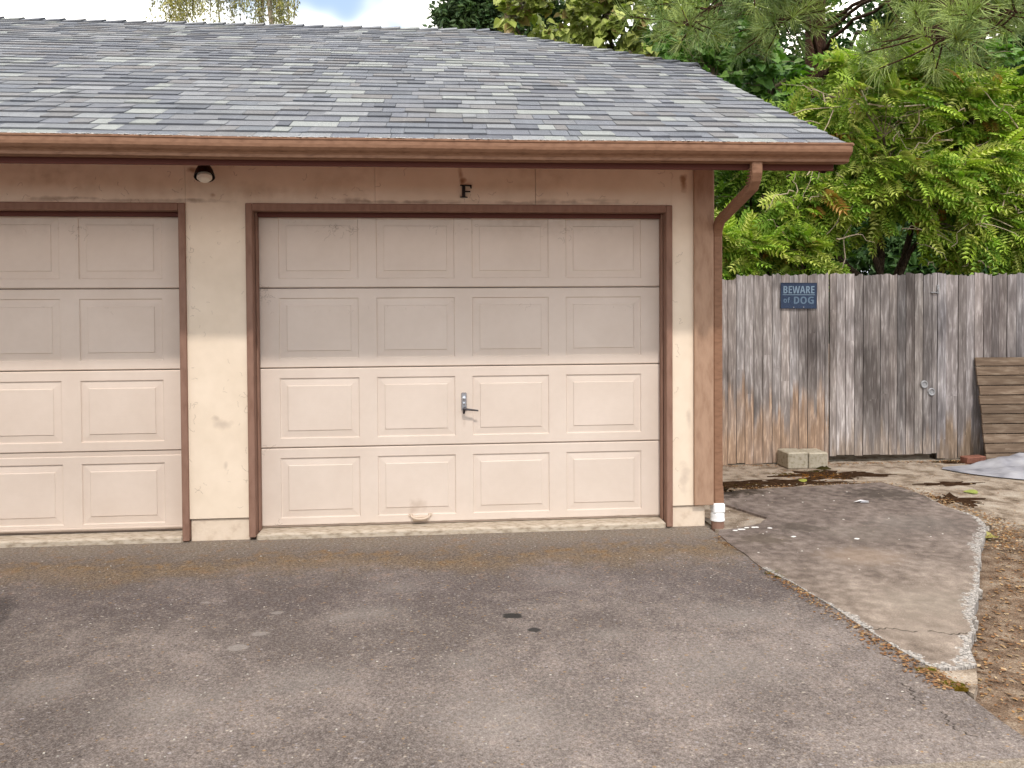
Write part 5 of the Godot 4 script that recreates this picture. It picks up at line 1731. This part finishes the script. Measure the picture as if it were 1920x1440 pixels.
func build_trees() -> void:
	var pin := [pinnate_mesh(5, 0.10), pinnate_mesh(6, 0.28), pinnate_mesh(7, 0.18)]
	var bright := func(q: float, u: Vector3) -> Color:
		var c := Color(0.50, 0.65, 0.085).lerp(Color(0.27, 0.47, 0.070), pow(rng.randf(), 1.2))
		if rng.randf() < 0.30: c = Color(0.64, 0.70, 0.17)
		elif rng.randf() < 0.03: c = Color(0.58, 0.33, 0.08)
		return c * rng.randf_range(0.8, 1.15)
	# 1. the tall compound-leaved tree behind the fence
	var t := thing("leafy_tree", "bright green feather-leaved tree rising behind the fence and sign", "tree", Vector3.ZERO)
	var limbs := limb_set(t, Vector3(4.75, -0.1, -3.7), [Vector3(4.6, 4.2, -3.2), Vector3(3.4, 3.4, -3.3), Vector3(5.9, 3.9, -3.2), Vector3(5.3, 2.7, -2.8), Vector3(3.9, 2.5, -2.8), Vector3(6.8, 3.0, -3.2), Vector3(4.4, 3.2, -2.6)], 0.085, M.bark, 0.34)
	var places := []
	var cols := []
	grow(t, [[Vector3(4.6, 3.75, -3.1), Vector3(1.0, 0.66, 0.75), 90], [Vector3(3.75, 3.1, -3.05), Vector3(0.75, 0.55, 0.6), 46], [Vector3(5.75, 3.3, -3.0), Vector3(1.0, 0.62, 0.75), 80], [Vector3(4.6, 2.75, -2.85), Vector3(1.15, 0.5, 0.55), 66], [Vector3(5.9, 2.35, -2.85), Vector3(1.0, 0.50, 0.55), 50], [Vector3(3.6, 2.45, -2.9), Vector3(0.6, 0.4, 0.45), 22], [Vector3(7.2, 2.8, -3.1), Vector3(1.0, 0.9, 0.7), 30]], limbs, 13, 0.27, 0.62, 0.42, bright, places, cols)
	var bare := MB.new()
	for k in 70:
		var a := Vector3(rng.randf_range(3.3, 6.6), rng.randf_range(1.8, 3.6), rng.randf_range(-2.75, -2.45))
		var d := Vector3(rng.randfn(0, 0.6), rng.randfn(0.15, 0.35), rng.randfn(0, 0.15)) * rng.randf_range(0.4, 1.0)
		bare.tube(bend(a, a + d, 0.05, 6, 0.02), taper(rng.randf_range(0.004, 0.010), 0.002, 7), 4)
	put("bare_twigs", bare.mesh(), M.grey_twig, t).set_meta("kind", "stuff")
	leaves(t, pin, places, cols, 300)
	# 2. the lower shrub of the same kind by the garage corner
	t = thing("shrub", "low feather-leaved shrub peeping over the fence beside the downspout", "shrub")
	limbs = limb_set(t, Vector3(3.0, -0.1, -2.9), [Vector3(2.6, 2.0, -2.7), Vector3(3.1, 2.1, -2.6), Vector3(3.6, 2.0, -2.6), Vector3(2.3, 1.9, -2.8)], 0.03, M.bark, 0.3)
	places = []
	cols = []
	grow(t, [[Vector3(2.75, 2.0, -2.75), Vector3(0.62, 0.28, 0.35), 46], [Vector3(3.5, 1.98, -2.75), Vector3(0.5, 0.22, 0.3), 22], [Vector3(2.3, 2.35, -2.95), Vector3(0.35, 0.5, 0.35), 22]], limbs, 13, 0.24, 0.60, 0.30, bright, places, cols)
	leaves(t, pin, places, cols, 120)
	# 3. mid-green small-leaved thicket between them
	var sm := small_leaf_mesh(0.52)
	t = thing("bush", "dense mid-green bush of small leaves behind the downspout elbow", "shrub")
	limbs = limb_set(t, Vector3(3.1, -0.1, -3.7), [Vector3(2.7, 2.6, -3.4), Vector3(3.3, 2.8, -3.4), Vector3(2.4, 3.0, -3.6), Vector3(3.8, 2.4, -3.4)], 0.05, M.bark, 0.35)
	places = []
	cols = []
	var mid := func(_q: float, _u: Vector3) -> Color: return Color(0.19, 0.36, 0.06).lerp(Color(0.34, 0.50, 0.085), rng.randf()) * rng.randf_range(0.7, 1.2)
	grow(t, [[Vector3(2.9, 2.55, -3.45), Vector3(0.75, 0.75, 0.45), 150], [Vector3(2.3, 2.9, -3.7), Vector3(0.5, 0.7, 0.4), 70], [Vector3(3.9, 2.3, -3.4), Vector3(0.8, 0.5, 0.4), 70]], limbs, 26, 0.085, 0.6, 0.15, mid, places, cols, 0.004)
	leaves(t, sm, places, cols, 200)
	# 4. broad-leaved tree over the rear of the roof
	var bl := broad_leaf_mesh()
	t = thing("leafy_tree", "olive-green broad-leaved tree showing above the roof's clipped end", "tree")
	limbs = limb_set(t, Vector3(3.4, -0.1, -6.6), [Vector3(2.2, 5.6, -6.2), Vector3(0.9, 5.7, -6.4), Vector3(3.2, 5.4, -5.6), Vector3(3.5, 4.4, -5.2), Vector3(2.0, 6.8, -6.6), Vector3(4.2, 5.2, -5.8)], 0.12, M.bark, 0.45)
	places = []
	cols = []
	var olive := func(q: float, _u: Vector3) -> Color:
		var c := Color(0.27, 0.33, 0.065).lerp(Color(0.46, 0.50, 0.14), rng.randf())
		if rng.randf() < 0.10: c = Color(0.36, 0.26, 0.11)
		return c * rng.randf_range(0.7, 1.1)
	grow(t, [[Vector3(1.75, 5.75, -6.3), Vector3(1.15, 0.85, 0.8), 170], [Vector3(2.75, 5.3, -5.75), Vector3(0.85, 0.8, 0.7), 130], [Vector3(2.4, 6.6, -6.2), Vector3(1.3, 0.8, 0.9), 60]], limbs, 11, 0.15, 0.55, 0.75, olive, places, cols, 0.006)
	leaves(t, bl, places, cols, 300)
	# 5. its darker neighbour between roof and feather-leaved tree
	t = thing("leafy_tree", "deep green broad-leaved tree behind the roof's right slope", "tree")
	limbs = limb_set(t, Vector3(4.2, -0.1, -5.4), [Vector3(3.3, 4.3, -4.6), Vector3(4.1, 4.6, -4.7), Vector3(3.0, 3.6, -4.3), Vector3(4.9, 4.2, -4.8)], 0.09, M.bark, 0.4)
	places = []
	cols = []
	var deep := func(q: float, _u: Vector3) -> Color: return Color(0.11, 0.25, 0.050).lerp(Color(0.21, 0.36, 0.07), rng.randf()) * rng.randf_range(0.65, 1.15)
	grow(t, [[Vector3(3.4, 4.5, -4.75), Vector3(1.0, 0.95, 0.6), 150], [Vector3(2.95, 3.6, -4.4), Vector3(0.65, 0.7, 0.5), 80], [Vector3(4.4, 3.9, -4.8), Vector3(1.0, 0.8, 0.5), 100], [Vector3(6.8, 4.3, -4.6), Vector3(1.2, 0.9, 0.6), 90]], limbs, 11, 0.13, 0.55, 0.6, deep, places, cols, 0.006)
	leaves(t, bl, places, cols, 200)
	# 6. pine: trunk behind, boughs that hang forward into the picture's top
	t = thing("pine_tree", "long-needled pine with dark trunk and boughs overhead", "tree")
	var m := MB.new()
	m.tube(bend(Vector3(5.45, -0.1, -6.4), Vector3(5.6, 9.5, -6.4), 0.0, 8, 0.03), taper(0.20, 0.11, 9), 12)
	put("trunk", m.mesh(), M.pine_bark, t)
	var fan := needle_fan(64, 3)
	places = []
	cols = []
	var boughs := [
		[Vector3(5.5, 5.2, -6.3), Vector3(3.0, 4.10, -2.0)], [Vector3(5.5, 5.8, -6.3), Vector3(2.1, 4.05, -1.9)], [Vector3(5.55, 6.2, -6.3), Vector3(2.6, 4.35, -1.6)],
		[Vector3(5.6, 4.9, -6.3), Vector3(3.70, 3.46, -0.40)], [Vector3(5.6, 5.3, -6.3), Vector3(4.10, 3.62, -0.30)], [Vector3(5.6, 5.6, -6.3), Vector3(4.55, 3.75, -0.5)],
		[Vector3(5.6, 6.6, -6.3), Vector3(3.0, 4.55, -2.3)], [Vector3(5.6, 5.7, -6.3), Vector3(5.4, 4.35, -2.0)], [Vector3(5.6, 6.9, -6.3), Vector3(6.4, 4.6, -2.6)], [Vector3(5.6, 7.2, -6.3), Vector3(2.4, 5.2, -3.2)], [Vector3(5.6, 7.6, -6.3), Vector3(3.2, 5.3, -2.8)]]
	for b in boughs:
		m = MB.new()
		var a: Vector3 = b[0]
		var e: Vector3 = b[1]
		var pts := bend(a, e, 0.35, 10, 0.03)
		m.tube(pts, taper(0.030, 0.008, 11), 7)
		put("bough", m.mesh(), M.pine_bark, t)
		var dir := (e - a).normalized()
		for k in 36:
			var q := rng.randf_range(0.66, 1.0) if k > 2 else 1.0
			var p: Vector3 = a.lerp(e, q) + Vector3(0, 0.35 * sin(PI * q), 0)
			var off := Vector3(rng.randfn(0, 0.28), rng.randfn(-0.05, 0.13), rng.randfn(0, 0.22)) * (1.0 if k > 2 else 0.35)
			var tip := p + off + dir * 0.10
			var f := (off.normalized() * 0.6 + dir * 0.7 + Vector3(0, rng.randf_range(-0.1, 0.4), 0)).normalized()
			var sm2 := MB.new()
			places.append(Transform3D(aim(f, rng.randf() * TAU).scaled(Vector3.ONE * rng.randf_range(0.20, 0.27)), tip))
			cols.append(Color(0.34, 0.43, 0.11).lerp(Color(0.13, 0.22, 0.06), rng.randf()) * rng.randf_range(0.8, 1.15))
			twig_stub(t, p, tip)
	flush_twigs(t)
	needles(t, fan, places, cols)
	# 7. dark tree beyond the ridge
	t = thing("leafy_tree", "dark blue-green tree crown beyond the ridge's right end", "tree")
	var spray := spray_mesh(26, 0.34, 0.20, 4)
	limbs = limb_set(t, Vector3(2.4, -0.1, -19.5), [Vector3(1.0, 11.5, -19.0), Vector3(3.0, 12.0, -19.0), Vector3(0.5, 10.4, -18.8), Vector3(2.5, 10.0, -18.6)], 0.22, M.bark, 0.6)
	places = []
	cols = []
	var blue := func(_q: float, _u: Vector3) -> Color: return Color(0.060, 0.125, 0.045).lerp(Color(0.12, 0.19, 0.070), rng.randf()) * rng.randf_range(0.7, 1.2)
	grow(t, [[Vector3(1.0, 11.0, -19.0), Vector3(1.2, 1.2, 1.0), 70], [Vector3(0.55, 10.25, -18.9), Vector3(0.75, 0.45, 0.6), 30], [Vector3(2.6, 11.2, -19.0), Vector3(1.6, 2.0, 1.2), 90], [Vector3(1.6, 9.6, -18.9), Vector3(1.2, 0.7, 0.8), 40]], limbs, 4, 0.55, 0.6, 0.1, blue, places, cols, 0.015)
	leaves(t, spray, places, cols, 0)
	# 8. evergreens that close the view behind everything, with small gaps of sky
	for s in [[Vector3(6.2, 0, -11.5), 9.0, "left", Vector3(3.0, 4.4, 1.0)], [Vector3(10.6, 0, -10.5), 9.0, "right", Vector3(2.8, 4.2, 1.0)], [Vector3(3.2, 0, -9.9), 6.0, "low", Vector3(1.5, 2.4, 0.8)]]:
		t = thing("evergreen_tree", {"left": "dark evergreen seen through gaps behind the pine trunk", "right": "dark evergreen closing the view at the right edge behind feather-leaved tree", "low": "dark evergreen low behind the roof's clipped end"}[s[2]], "tree", Vector3.ZERO, "evergreens at the back of the lot")
		var b: Vector3 = s[0]
		limbs = limb_set(t, b + Vector3(0, -0.1, 0), [b + Vector3(-1, s[1] * 0.8, 0.2), b + Vector3(1, s[1] * 0.85, 0.2), b + Vector3(0, s[1], 0), b + Vector3(-1.6, s[1] * 0.5, 0.3), b + Vector3(1.6, s[1] * 0.5, 0.3)], 0.16, M.bark, 0.5)
		places = []
		cols = []
		var dk := func(_q: float, _u: Vector3) -> Color: return Color(0.040, 0.105, 0.028).lerp(Color(0.085, 0.165, 0.042), rng.randf()) * rng.randf_range(0.7, 1.2)
		var rr: Vector3 = s[3]
		grow(t, [[b + Vector3(0, s[1] * 0.52, 0), rr, 430], [b + Vector3(-1.0, 1.7, 1.2), Vector3(3.0, 1.0, 0.7), 120]], limbs, 6, 0.5, 0.7, 0.1, dk, places, cols, 0.012)
		leaves(t, spray, places, cols, 0)
	# 9. weeping birch far beyond the ridge
	t = thing("birch_tree", "far weeping birch with yellowish hanging strands above the roof ridge", "tree")
	m = MB.new()
	m.tube(bend(Vector3(-6.1, -0.1, -25.6), Vector3(-6.6, 15.5, -25.6), 0.0, 8, 0.08), taper(0.26, 0.06, 9), 8)
	put("trunk", m.mesh(), mat(Color8(196, 182, 160), 0.9), t)
	places = []
	cols = []
	var st := MB.new()
	var sl := small_leaf_mesh(0.5)
	for k in 170:
		var x := -11.2 + 5.4 * pow(rng.randf(), 0.9)
		if rng.randf() < 0.5: x = [-9.9, -9.3, -7.6, -7.0, -6.2, -5.9][rng.randi() % 6] + rng.randfn(0, 0.22)
		var z := -25.6 + rng.randfn(0, 0.9)
		var top := Vector3(x, 13.9 + rng.randf_range(-0.3, 1.4) - 0.12 * pow(maxf(0.0, absf(x + 8.2) - 1.4), 2.0), z)
		var ln := rng.randf_range(0.9, 3.2)
		if x < -10.4: ln = rng.randf_range(0.3, 1.0)
		var bot := top - Vector3(rng.randfn(0, 0.10), ln, 0)
		st.tube([top + Vector3((-8.0 - x) * 0.25, 0.5, 0), top, top.lerp(bot, 0.5), bot], [0.03, 0.012, 0.010, 0.006], 3)
		var yl := Color(0.60, 0.54, 0.22).lerp(Color(0.40, 0.40, 0.18), rng.randf())
		if absf(x + 9.6) > 0.8 and rng.randf() < 0.5: yl = Color(0.40, 0.40, 0.30)
		for s in int(ln * 38):
			var p := top.lerp(bot, rng.randf()) + Vector3(rng.randfn(0, 0.07), 0, rng.randfn(0, 0.07))
			places.append(Transform3D(aim(Vector3(rng.randfn(0, 0.7), -1, rng.randfn(0, 0.7)), rng.randf() * TAU).scaled(Vector3.ONE * rng.randf_range(0.07, 0.15)), p))
			cols.append(yl * rng.randf_range(0.7, 1.2))
	put("hanging_twigs", st.mesh(), mat(Color8(112, 98, 84), 0.9), t).set_meta("kind", "stuff")
	leaves(t, sl, places, cols, 0)


var weather_dapple := noise(303, 1.0, 4, FastNoiseLite.TYPE_SIMPLEX_SMOOTH, 0.55)
var stubs := MB.new()
func twig_stub(_t: Node3D, a: Vector3, b: Vector3) -> void:
	stubs.tube([a, a.lerp(b, 0.5) + Vector3(0, -0.015, 0), b], [0.009, 0.007, 0.006], 5)

func flush_twigs(t: Node3D) -> void:
	put("twigs", stubs.mesh(), M.pine_bark, t).set_meta("kind", "stuff")
	stubs = MB.new()


func needles(parent: Node3D, fan: Mesh, places: Array, cols: Array) -> void:
	for i in places.size():
		var c: Color = cols[i]
		var key := "needle%d%d" % [int(c.r * 30), int(c.g * 30)]
		if not M.has(key):
			M[key] = mat(c.linear_to_srgb(), 0.5, 0.5)
			M[key].vertex_color_use_as_albedo = true
		if i % 2 == 0 and i < 560:
			put("needle_tuft", fan, M[key], parent).transform = places[i]
	var rp := []
	var rcs := []
	for i in places.size():
		if not (i % 2 == 0 and i < 560): rp.append(places[i]); rcs.append(cols[i])
	scatter("needles", fan, M.needle, rp, rcs, parent)


# ------------------------------------------------------------------ leaf litter, moss, crumbs
func build_litter() -> void:
	var flake := MB.new()
	flake.quad(Vector3(-0.5, 0.0, 0.0), Vector3(0.05, 0.10, -0.32), Vector3(0.55, 0.02, 0.0), Vector3(0.0, 0.06, 0.30), Vector3.UP)
	flake.quad(Vector3(-0.5, 0.0, 0.0), Vector3(0.0, 0.06, 0.30), Vector3(-0.1, 0.03, 0.38), Vector3(-0.4, 0.0, 0.15), Vector3.UP)
	var fm := flake.mesh()
	var P := []
	var C := []
	var pal := [Color(0.32, 0.16, 0.07), Color(0.22, 0.11, 0.05), Color(0.40, 0.26, 0.13), Color(0.16, 0.09, 0.05), Color(0.45, 0.33, 0.20), Color(0.36, 0.20, 0.08), Color(0.50, 0.42, 0.32)]
	var drop := func(x: float, y: float, z: float, s: float, c: Color) -> void:
		P.append(Transform3D((Basis(Vector3.UP, rng.randf() * TAU) * Basis(Vector3.RIGHT, rng.randfn(0, 0.18))).scaled(Vector3.ONE * s), Vector3(x, y + s * 0.05, z)))
		C.append(c * rng.randf_range(0.7, 1.2))
	# crack between drive and slab
	var line := [[1.66, 0.25], [1.685, 0.90], [1.77, 1.40], [1.81, 1.86], [1.845, 2.19], [1.87, 2.38]]
	for s in 1500:
		var i := rng.randi() % 5
		var q := rng.randf()
		var f0 := lerpf(line[i][0], line[i + 1][0], q)
		var z := lerpf(line[i][1], line[i + 1][1], q)
		var dens := 0.5 + 0.5 * sin(z * 7.0) + (0.8 if z > 1.25 else 0.0)
		if rng.randf() > dens * 0.7: continue
		drop.call(f0 - 0.012 + rng.randfn(-0.010, 0.014 + 0.012 * z), DRIVE + 0.003, z, rng.randf_range(0.008, 0.020), pal[rng.randi() % 4] * 0.8)
	# drift along the slab's far and right edges
	var far := [[1.86, -0.92], [2.33, -1.10], [2.7, -1.14], [3.1, -1.16], [3.58, -1.20], [3.70, -0.70], [3.66, -0.36], [3.72, 0.0], [3.60, 0.25], [3.28, 0.66]]
	for s in 2600:
		var i := rng.randi() % 9
		var q := rng.randf()
		drop.call(lerpf(far[i][0], far[i + 1][0], q) + rng.randfn(0.03, 0.07), -0.058, lerpf(far[i][1], far[i + 1][1], q) + rng.randfn(-0.02, 0.05), rng.randf_range(0.008, 0.024), pal[rng.randi() % 7] * 0.85)
	# loose leaves in the dirt right of the slab
	for s in 1500:
		var z := rng.randf_range(0.1, 2.7)
		var ex := lerpf(3.75, 1.95, clampf((z - 0.05) / 2.2, 0.0, 1.0))
		var x := ex + absf(rng.randfn(0.0, 0.42)) + 0.02
		drop.call(x, GROUND + 0.004, z, rng.randf_range(0.008, 0.028), pal[rng.randi() % 6] * 0.8)
	for s in 500:
		drop.call(rng.randf_range(1.9, 6.0), -0.058, rng.randf_range(-2.1, -0.2), rng.randf_range(0.008, 0.022), pal[rng.randi() % 7])
	# foot of the fence, under the gate
	for s in 700:
		drop.call(rng.randf_range(1.8, 5.4), -0.056, -2.12 + absf(rng.randfn(0, 0.06)), rng.randf_range(0.010, 0.028), pal[rng.randi() % 4])
	tag(scatter("leaf_litter", fm, M.litter, P, C), "dry brown leaf litter along the slab edges and in the dirt", "leaf litter")
	# crumbs and grit on drive and slab, fallen petals by the downspout
	var crumb := MB.new()
	crumb.box(Vector3(-1, -0.6, -0.8), Vector3(1, 0.7, 0.9), Color.WHITE, Transform3D.IDENTITY, 0.4)
	P = []
	C = []
	for s in 500:
		var x := rng.randf_range(-3.0, 1.6)
		var z := rng.randf_range(0.1, 2.9)
		var r := rng.randf_range(0.0012, 0.0042)
		P.append(Transform3D(Basis(Vector3.UP, rng.randf() * TAU).scaled(Vector3.ONE * r), Vector3(x, DRIVE + r * 0.3, z)))
		var k := rng.randf_range(0.15, 0.45)
		C.append(Color(k, k * 0.93, k * 0.82))
	for s in 120:
		var x := rng.randf_range(1.75, 3.4)
		var z := rng.randf_range(-0.9, 1.0)
		if x > lerpf(3.5, 2.6, clampf(z, 0.0, 1.0)): continue
		var r := rng.randf_range(0.0015, 0.0055)
		P.append(Transform3D(Basis(Vector3.UP, rng.randf() * TAU).scaled(Vector3(1.3, 0.4, 1.0) * r), Vector3(x, -0.0335, z)))
		C.append(Color(0.66, 0.62, 0.56) if rng.randf() < 0.4 else Color(0.3, 0.24, 0.18))
	for s in [[1.90, 0.095], [1.95, 0.09], [1.86, 0.13], [1.80, 0.15], [2.05, 0.12], [1.97, 0.09], [2.5, 0.42], [2.12, 0.33], [1.84, 0.13]]:
		P.append(Transform3D(Basis(Vector3.UP, rng.randf() * TAU).scaled(Vector3(0.016, 0.004, 0.010)), Vector3(s[0], -0.0315, s[1])))
		C.append(Color(0.82, 0.80, 0.76))
	tag(scatter("grit", crumb.mesh(), M.litter, P, C), "pale grit and crumbs strewn over the drive and slab", "grit")
	# moss cushions
	var MP: Array = [[3.10, -1.60, 0.22, 0.040, Color(0.34, 0.15, 0.03)], [3.28, -1.58, 0.20, 0.036, Color(0.36, 0.16, 0.03)], [3.20, -1.52, 0.26, 0.030, Color(0.28, 0.12, 0.025)], [3.40, -1.50, 0.18, 0.020, Color(0.075, 0.045, 0.016)], [3.30, -1.78, 0.14, 0.022, Color(0.06, 0.05, 0.015)], [2.95, -1.70, 0.13, 0.016, Color(0.12, 0.085, 0.025)], [2.30, -1.28, 0.22, 0.022, Color(0.07, 0.045, 0.014)], [2.50, -1.30, 0.14, 0.020, Color(0.11, 0.07, 0.016)], [2.02, -1.02, 0.20, 0.014, Color(0.030, 0.022, 0.012)], [1.705, 0.98, 0.040, 0.010, Color(0.15, 0.16, 0.025)], [1.715, 1.05, 0.030, 0.008, Color(0.12, 0.10, 0.02)], [1.835, 2.215, 0.035, 0.012, Color(0.18, 0.17, 0.022)], [1.868, 2.33, 0.040, 0.014, Color(0.17, 0.15, 0.02)], [1.862, 2.38, 0.028, 0.010, Color(0.20, 0.13, 0.02)], [4.85, -2.08, 0.13, 0.06, Color(0.065, 0.055, 0.016)], [5.0, -2.10, 0.16, 0.09, Color(0.055, 0.05, 0.014)], [4.72, -2.08, 0.10, 0.04, Color(0.07, 0.055, 0.018)]]
	var mm := MB.new()
	var big: Array = MP
	MP = []
	for a in big:
		for k in int(6 + a[2] * 330):
			var an := rng.randf() * TAU
			var rr: float = a[2] * sqrt(rng.randf())
			var fall: float = 1.0 - 0.6 * rr / a[2]
			MP.append([a[0] + cos(an) * rr * 1.15, a[1] + sin(an) * rr * 0.62, rng.randf_range(0.010, 0.040) * fall, rng.randf_range(0.004, 0.014) * fall, (a[4] as Color) * rng.randf_range(0.65, 1.4)])
	for s in MP.size():
		var a: Array = MP[s]
		var src := moss_mesh(a[2], a[3], 200 + s)
		var arr := src.surface_get_arrays(0)
		var vs: PackedVector3Array = arr[Mesh.ARRAY_VERTEX]
		var base := (DRIVE if a[1] > 0.5 else -0.030 if a[1] > -1.15 else -0.064) - 0.001
		for i in vs.size(): vs[i] += Vector3(a[0], base, a[1])
		mm.v.append_array(vs); mm.n.append_array(arr[Mesh.ARRAY_NORMAL]); mm.t.append_array(arr[Mesh.ARRAY_TEX_UV])
		for i in vs.size(): mm.c.append(a[4])
	var mossm := moss_mat(Color.WHITE)
	mossm.vertex_color_use_as_albedo = true
	tag(put("moss", mm.mesh(), mossm), "orange, brown and green moss cushions at fence foot and along the slab", "moss").set_meta("kind", "stuff")
	# tufts of fine stems standing on the moss so that its outline is rough
	var blade := MB.new()
	blade.quad(Vector3(-0.06, 0, 0), Vector3(0.06, 0, 0), Vector3(0.02, 1, 0.2), Vector3(-0.02, 1, 0.2), Vector3.BACK)
	P = []
	C = []
	for a in MP:
		var base2: float = (DRIVE if a[1] > 0.5 else -0.030 if a[1] > -1.15 else -0.064)
		for k in int(500 * a[2]):
			var an := rng.randf() * TAU
			var rr: float = a[2] * sqrt(rng.randf()) * 1.15
			var q: float = clampf(rr / a[2], 0.0, 1.0)
			P.append(Transform3D((Basis(Vector3.UP, rng.randf() * TAU) * Basis(Vector3.RIGHT, rng.randfn(0, 0.5))).scaled(Vector3.ONE * rng.randf_range(0.004, 0.012)), Vector3(a[0] + cos(an) * rr, base2 + a[3] * (1.0 - q * q) * 0.8, a[1] + sin(an) * rr * 0.8)))
			C.append((a[4] as Color) * rng.randf_range(0.7, 1.6))
	tag(scatter("moss_stems", blade.mesh(), M.litter, P, C), "fine stems of moss on the cushions by the fence", "moss")


# ------------------------------------------------------------------ an unseen car, added left of the picture to cast the shadow reaching in
func build_car() -> void:
	var car := thing("added_car", "added grey hatchback, unseen left of the view, there to cast a shadow on the drive", "car", Vector3(-2.965, DRIVE, 1.90))
	var paint := mat(Color8(120, 124, 130), 0.3, 0.5)
	paint.metallic = 0.4
	# side profile (distance from the rear end, height), rear end towards the garage
	var prof := [Vector2(0.06, 0.32), Vector2(0.0, 0.50), Vector2(0.02, 0.85), Vector2(0.06, 1.05), Vector2(0.16, 1.42), Vector2(0.36, 1.52), Vector2(1.2, 1.56), Vector2(2.0, 1.50), Vector2(2.75, 1.05), Vector2(3.7, 0.92), Vector2(4.05, 0.78), Vector2(4.10, 0.45), Vector2(4.02, 0.28)]
	var m := MB.new()
	var half := func(h: float) -> float: return 0.80 if h < 0.95 else lerpf(0.80, 0.76, clampf((h - 0.95) / 0.6, 0.0, 1.0))
	for i in prof.size():
		var a: Vector2 = prof[i]
		var b: Vector2 = prof[(i + 1) % prof.size()]
		var wa: float = half.call(a.y) - 0.06
		var wb: float = half.call(b.y) - 0.06
		var out := Vector3(0, (a.y + b.y) / 2.0 - 0.8, (a.x + b.x) / 2.0 - 2.05)
		m.quad(Vector3(-wa, a.y, a.x), Vector3(wa, a.y, a.x), Vector3(wb, b.y, b.x), Vector3(-wb, b.y, b.x), out)
		for s in [-1.0, 1.0]:
			var c := Vector2(2.05, 0.7)
			var ia := a.lerp(c, 0.05); var ib := b.lerp(c, 0.05)
			m.quad(Vector3(s * wa, a.y, a.x), Vector3(s * wb, b.y, b.x), Vector3(s * (wb + 0.06), ib.y, ib.x), Vector3(s * (wa + 0.06), ia.y, ia.x), out + Vector3(s, 0, 0))
			m.tri(Vector3(s * (wa + 0.06), ia.y, ia.x), Vector3(s * (wb + 0.06), ib.y, ib.x), Vector3(s * 0.80, c.y, c.x), Vector3(s, 0, 0), Vector3(s, 0, 0), Vector3(s, 0, 0))
	put("body", m.mesh(), paint, car)
	var glass := mat(Color8(20, 24, 28), 0.1, 0.6)
	m = MB.new()
	for s in [-1.0, 1.0]:
		m.quad(Vector3(s * 0.785, 1.0, 0.5), Vector3(s * 0.785, 1.0, 2.6), Vector3(s * 0.765, 1.42, 1.95), Vector3(s * 0.765, 1.42, 0.55), Vector3(s, 0, 0))
	put("side_window", m.mesh(), glass, car)
	m = MB.new()
	m.quad(Vector3(-0.65, 1.08, 0.055), Vector3(0.65, 1.08, 0.055), Vector3(0.58, 1.40, 0.14), Vector3(-0.58, 1.40, 0.14), Vector3(0, 0, -1))
	put("rear_window", m.mesh(), glass, car)
	m = MB.new()
	m.quad(Vector3(-0.66, 1.10, 2.70), Vector3(0.66, 1.10, 2.70), Vector3(0.58, 1.47, 2.08), Vector3(-0.58, 1.47, 2.08), Vector3(0, 1, 1))
	put("windscreen", m.mesh(), glass, car)
	for s in [-1.0, 1.0]:
		for z in [0.75, 3.3]:
			m = MB.new()
			m.lathe([Vector2(0.0, 0.09), Vector2(0.20, 0.09), Vector2(0.29, 0.10), Vector2(0.31, 0.07), Vector2(0.31, -0.07), Vector2(0.29, -0.10), Vector2(0.0, -0.10)], 24, Transform3D(Basis(Vector3.BACK, PI / 2), Vector3(s * 0.72, 0.31, z)))
			put("wheel", m.mesh(), M.black, car)
	m = MB.new()
	for s in [-1.0, 1.0]:
		m.box(Vector3(s * 0.68 - 0.10, 0.72, -0.012), Vector3(s * 0.68 + 0.10, 0.98, 0.06), Color.WHITE, Transform3D.IDENTITY, 0.02)
	put("tail_lamp", m.mesh(), mat(Color8(120, 20, 18), 0.3), car)
